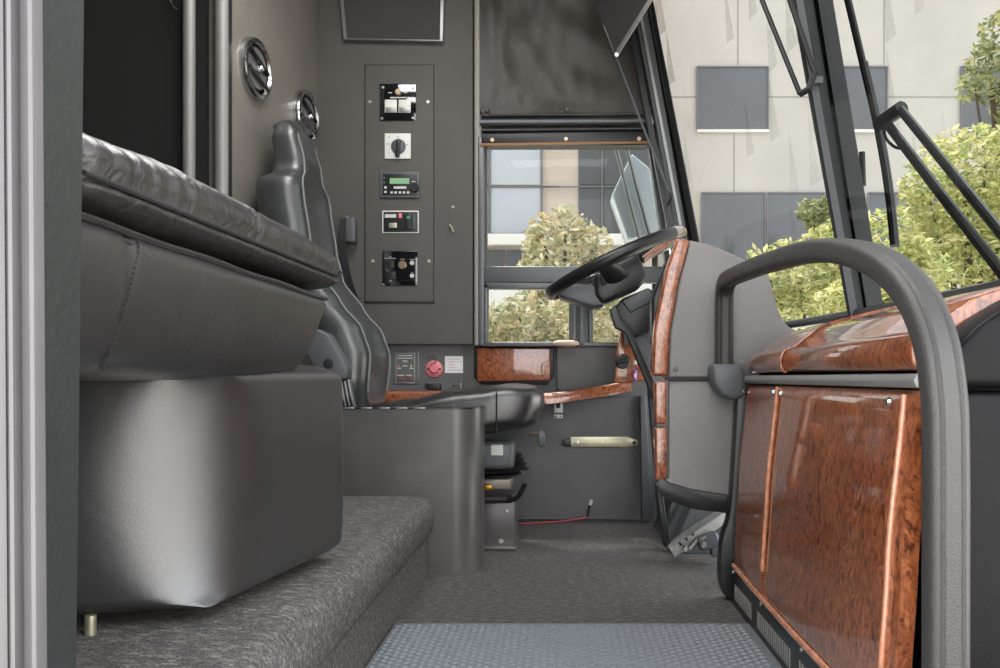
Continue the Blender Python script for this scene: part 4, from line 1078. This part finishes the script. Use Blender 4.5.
def tree(name, label, blobs, nl, ls, mat, trunk, group):
    """blobs: (centre, radii); leaves scattered through shells of the blobs"""
    rnd = random.Random(hash(label) % 9999 if False else len(label) * 31 + nl)
    c0 = Vector(trunk); t = thing(name, label, 'tree', (c0.x, c0.y, -1.1), group)
    vol = [r[0] * r[1] * r[2] for _, r in blobs]; tot = sum(vol)
    m = MB()
    for (c, r), v in zip(blobs, vol):
        for _ in range(int(nl * v / tot)):
            d = Vector((rnd.gauss(0, 1), rnd.gauss(0, 1), rnd.gauss(0, 1))).normalized()
            rr = rnd.uniform(.35, 1.0) ** .45 * (1 + .18 * noise.noise(d * 2.2 + Vector(c)))
            p = Vector(c) + Vector((d.x * r[0], d.y * r[1], d.z * r[2])) * rr
            ax = Vector((rnd.gauss(0, 1), rnd.gauss(0, 1), rnd.gauss(0, .6))).normalized(); q = ax.cross(Vector((rnd.gauss(0, 1), rnd.gauss(0, 1), rnd.gauss(0, 1)))).normalized()
            L = ls * rnd.uniform(.6, 1.25); w = L * .38; n_ = ax.cross(q)
            m._add([p - ax * L * .5, p + q * w * .5 + n_ * .06 * L, p + ax * L * .5, p - q * w * .5 + n_ * .06 * L], [(0, 1, 2), (0, 2, 3)])
    m.build('crown', mat, t, smooth=False)['kind'] = 'stuff'
    tr = MB(); top = Vector(blobs[0][0])
    tr.tube([(c0.x, c0.y, -1.1), (c0.x + .05, c0.y, .2), top * .6 + Vector((c0.x, c0.y, .2)) * .4, top], [.11, .09, .06, .03], 8)
    for c, r in blobs[1:]:
        tr.tube([(c0.x + .05, c0.y, .2), (Vector(c) + Vector((c0.x, c0.y, .4))) / 2, c], [.06, .04, .015], 6)
    tr.build('trunk', BARK, t)
def blob(px, py, rpx, rpy, d, rd=None):
    kk = d / F; c = W(px, py, d); return (c, (rpx * kk, rd or rpx * kk, rpy * kk))
G_ = 'trees between the coach and the buildings'
tree('magnolia_tree', 'pale leafy tree filling the side window behind the steering wheel', [blob(562, 270, 46, 62, 12), blob(545, 245, 22, 34, 12), blob(592, 250, 24, 26, 12), blob(565, 232, 22, 30, 12), blob(575, 320, 62, 44, 12)], 3400, .15, LEAF_M, W(565, 400, 12), G_)
tree('magnolia_tree', 'low pale bushy tree in the lower left of the side window', [blob(520, 330, 40, 36, 10.5), blob(555, 335, 30, 34, 10.5), blob(495, 345, 30, 30, 10.5)], 2300, .13, LEAF_M, W(530, 420, 10.5), G_)
tree('leafy_tree', 'tall tree with a ragged crown at the upper right of the windshield', [blob(990, 70, 26, 34, 13), blob(1005, 40, 30, 30, 13), blob(975, 88, 20, 16, 13), blob(1030, 130, 40, 60, 13)], 2200, .15, LEAF_D, W(1020, 420, 13), G_)
tree('leafy_tree', 'spreading green tree behind the wiper arms right of the centre post', [blob(965, 190, 62, 62, 12), blob(930, 200, 34, 38, 12), blob(985, 165, 40, 40, 12), blob(1000, 230, 70, 60, 12), blob(950, 260, 60, 40, 12)], 5200, .15, LEAF_Y, W(975, 420, 12), G_)
tree('leafy_tree', 'yellow-green tree low in the windshield left of the centre post', [blob(800, 275, 46, 38, 11), blob(770, 280, 34, 36, 11), blob(835, 262, 34, 44, 11), blob(850, 250, 24, 50, 11), blob(815, 320, 70, 30, 11)], 4200, .13, LEAF_Y, W(805, 420, 11), G_)
tree('leafy_tree', 'yellow-green tree just right of the windshield centre post', [blob(885, 255, 40, 50, 9), blob(910, 275, 40, 36, 9), blob(880, 300, 60, 30, 9)], 2600, .115, LEAF_Y, W(890, 420, 9), G_)
tree('leafy_tree', 'dark green tree standing close to the concrete building behind the centre post', [blob(814, 212, 17, 14, 20), blob(822, 226, 16, 16, 20), blob(832, 205, 12, 14, 20)], 700, .2, LEAF_D, W(820, 420, 20), G_)
# exterior mirror
em = thing('exterior_mirror', 'pale blue exterior mirror housing outside the side window', 'mirror', W(630, 238, 4.3))
MB().prism(XZ([(612, 194), (632, 153), (650, 168), (662, 232), (628, 240)], 4.3), 4.3, 4.5, 'xz', .012, 3).build('housing', MIRH, em)
for a, b_ in (((616, 148), (640, 240)), ((626, 146), (650, 236))): MB().tube([W(*a, 4.27), W(*b_, 4.27)], .009, 8).build('bracket_arm', ALU, em)

# ------------------------------------------------------------------ light
def area(name, loc, size, size_y, energy, rot, col=(1, 1, 1)):
    L = bpy.data.lights.new(name, 'AREA'); L.shape = 'RECTANGLE'; L.size = size; L.size_y = size_y; L.energy = energy; L.color = col
    o = bpy.data.objects.new(name, L); COL.objects.link(o); o.location = loc; o.rotation_euler = rot; return o
area('ceiling_fill', (-.1, 1.9, 2.40), 1.2, .5, 7, (0, 0, 0), (1, .985, .97))  # added fill light under the unseen ceiling, no fixture modelled
area('ceiling_fill', (-.55, 2.7, 2.40), .6, .3, 4, (0, 0, 0), (1, .985, .97))  # second added fill, smaller and nearer the far wall
S = bpy.data.lights.new('sun', 'SUN'); S.energy = 5.0; S.angle = math.radians(6); S.color = (1, .96, .88)
so_ = bpy.data.objects.new('sun', S); COL.objects.link(so_)
so_.rotation_euler = Vector((.15, -.42, -1)).to_track_quat('-Z', 'Y').to_euler()
wd = bpy.data.worlds.new('sky'); sc.world = wd; wd.use_nodes = True; nt = wd.node_tree; nt.nodes.clear()
wo = nt.nodes.new('ShaderNodeOutputWorld'); bg = nt.nodes.new('ShaderNodeBackground'); nt.links.new(bg.outputs[0], wo.inputs[0])
tc = nt.nodes.new('ShaderNodeTexCoord'); sx = nt.nodes.new('ShaderNodeSeparateXYZ'); rp = nt.nodes.new('ShaderNodeValToRGB')
nt.links.new(tc.outputs['Generated'], sx.inputs[0]); nt.links.new(sx.outputs['Z'], rp.inputs['Fac']); nt.links.new(rp.outputs[0], bg.inputs[0])
rp.color_ramp.elements[0].position = 0; rp.color_ramp.elements[0].color = (1, .99, .99, 1)
rp.color_ramp.elements[1].position = 1; rp.color_ramp.elements[1].color = (.86, .92, 1, 1)
bg.inputs[1].default_value = 1.7

cam = bpy.data.cameras.new('camera'); cam.sensor_width = 36; cam.lens = 36 * F / 1000; cam.shift_x = -.06; cam.shift_y = .044
cam.clip_start = .05; cam.clip_end = 300
co = bpy.data.objects.new('camera', cam); COL.objects.link(co); co.location = (0, 0, CZ); co.rotation_euler = (PI / 2, 0, 0)
sc.camera = co
sc.view_settings.view_transform = 'Standard'; sc.view_settings.look = 'None'; sc.view_settings.gamma = 1
sc.view_settings.use_curve_mapping = False; sc.view_settings.exposure = 1.68
sc.cycles.max_bounces = 8; sc.cycles.transparent_max_bounces = 12
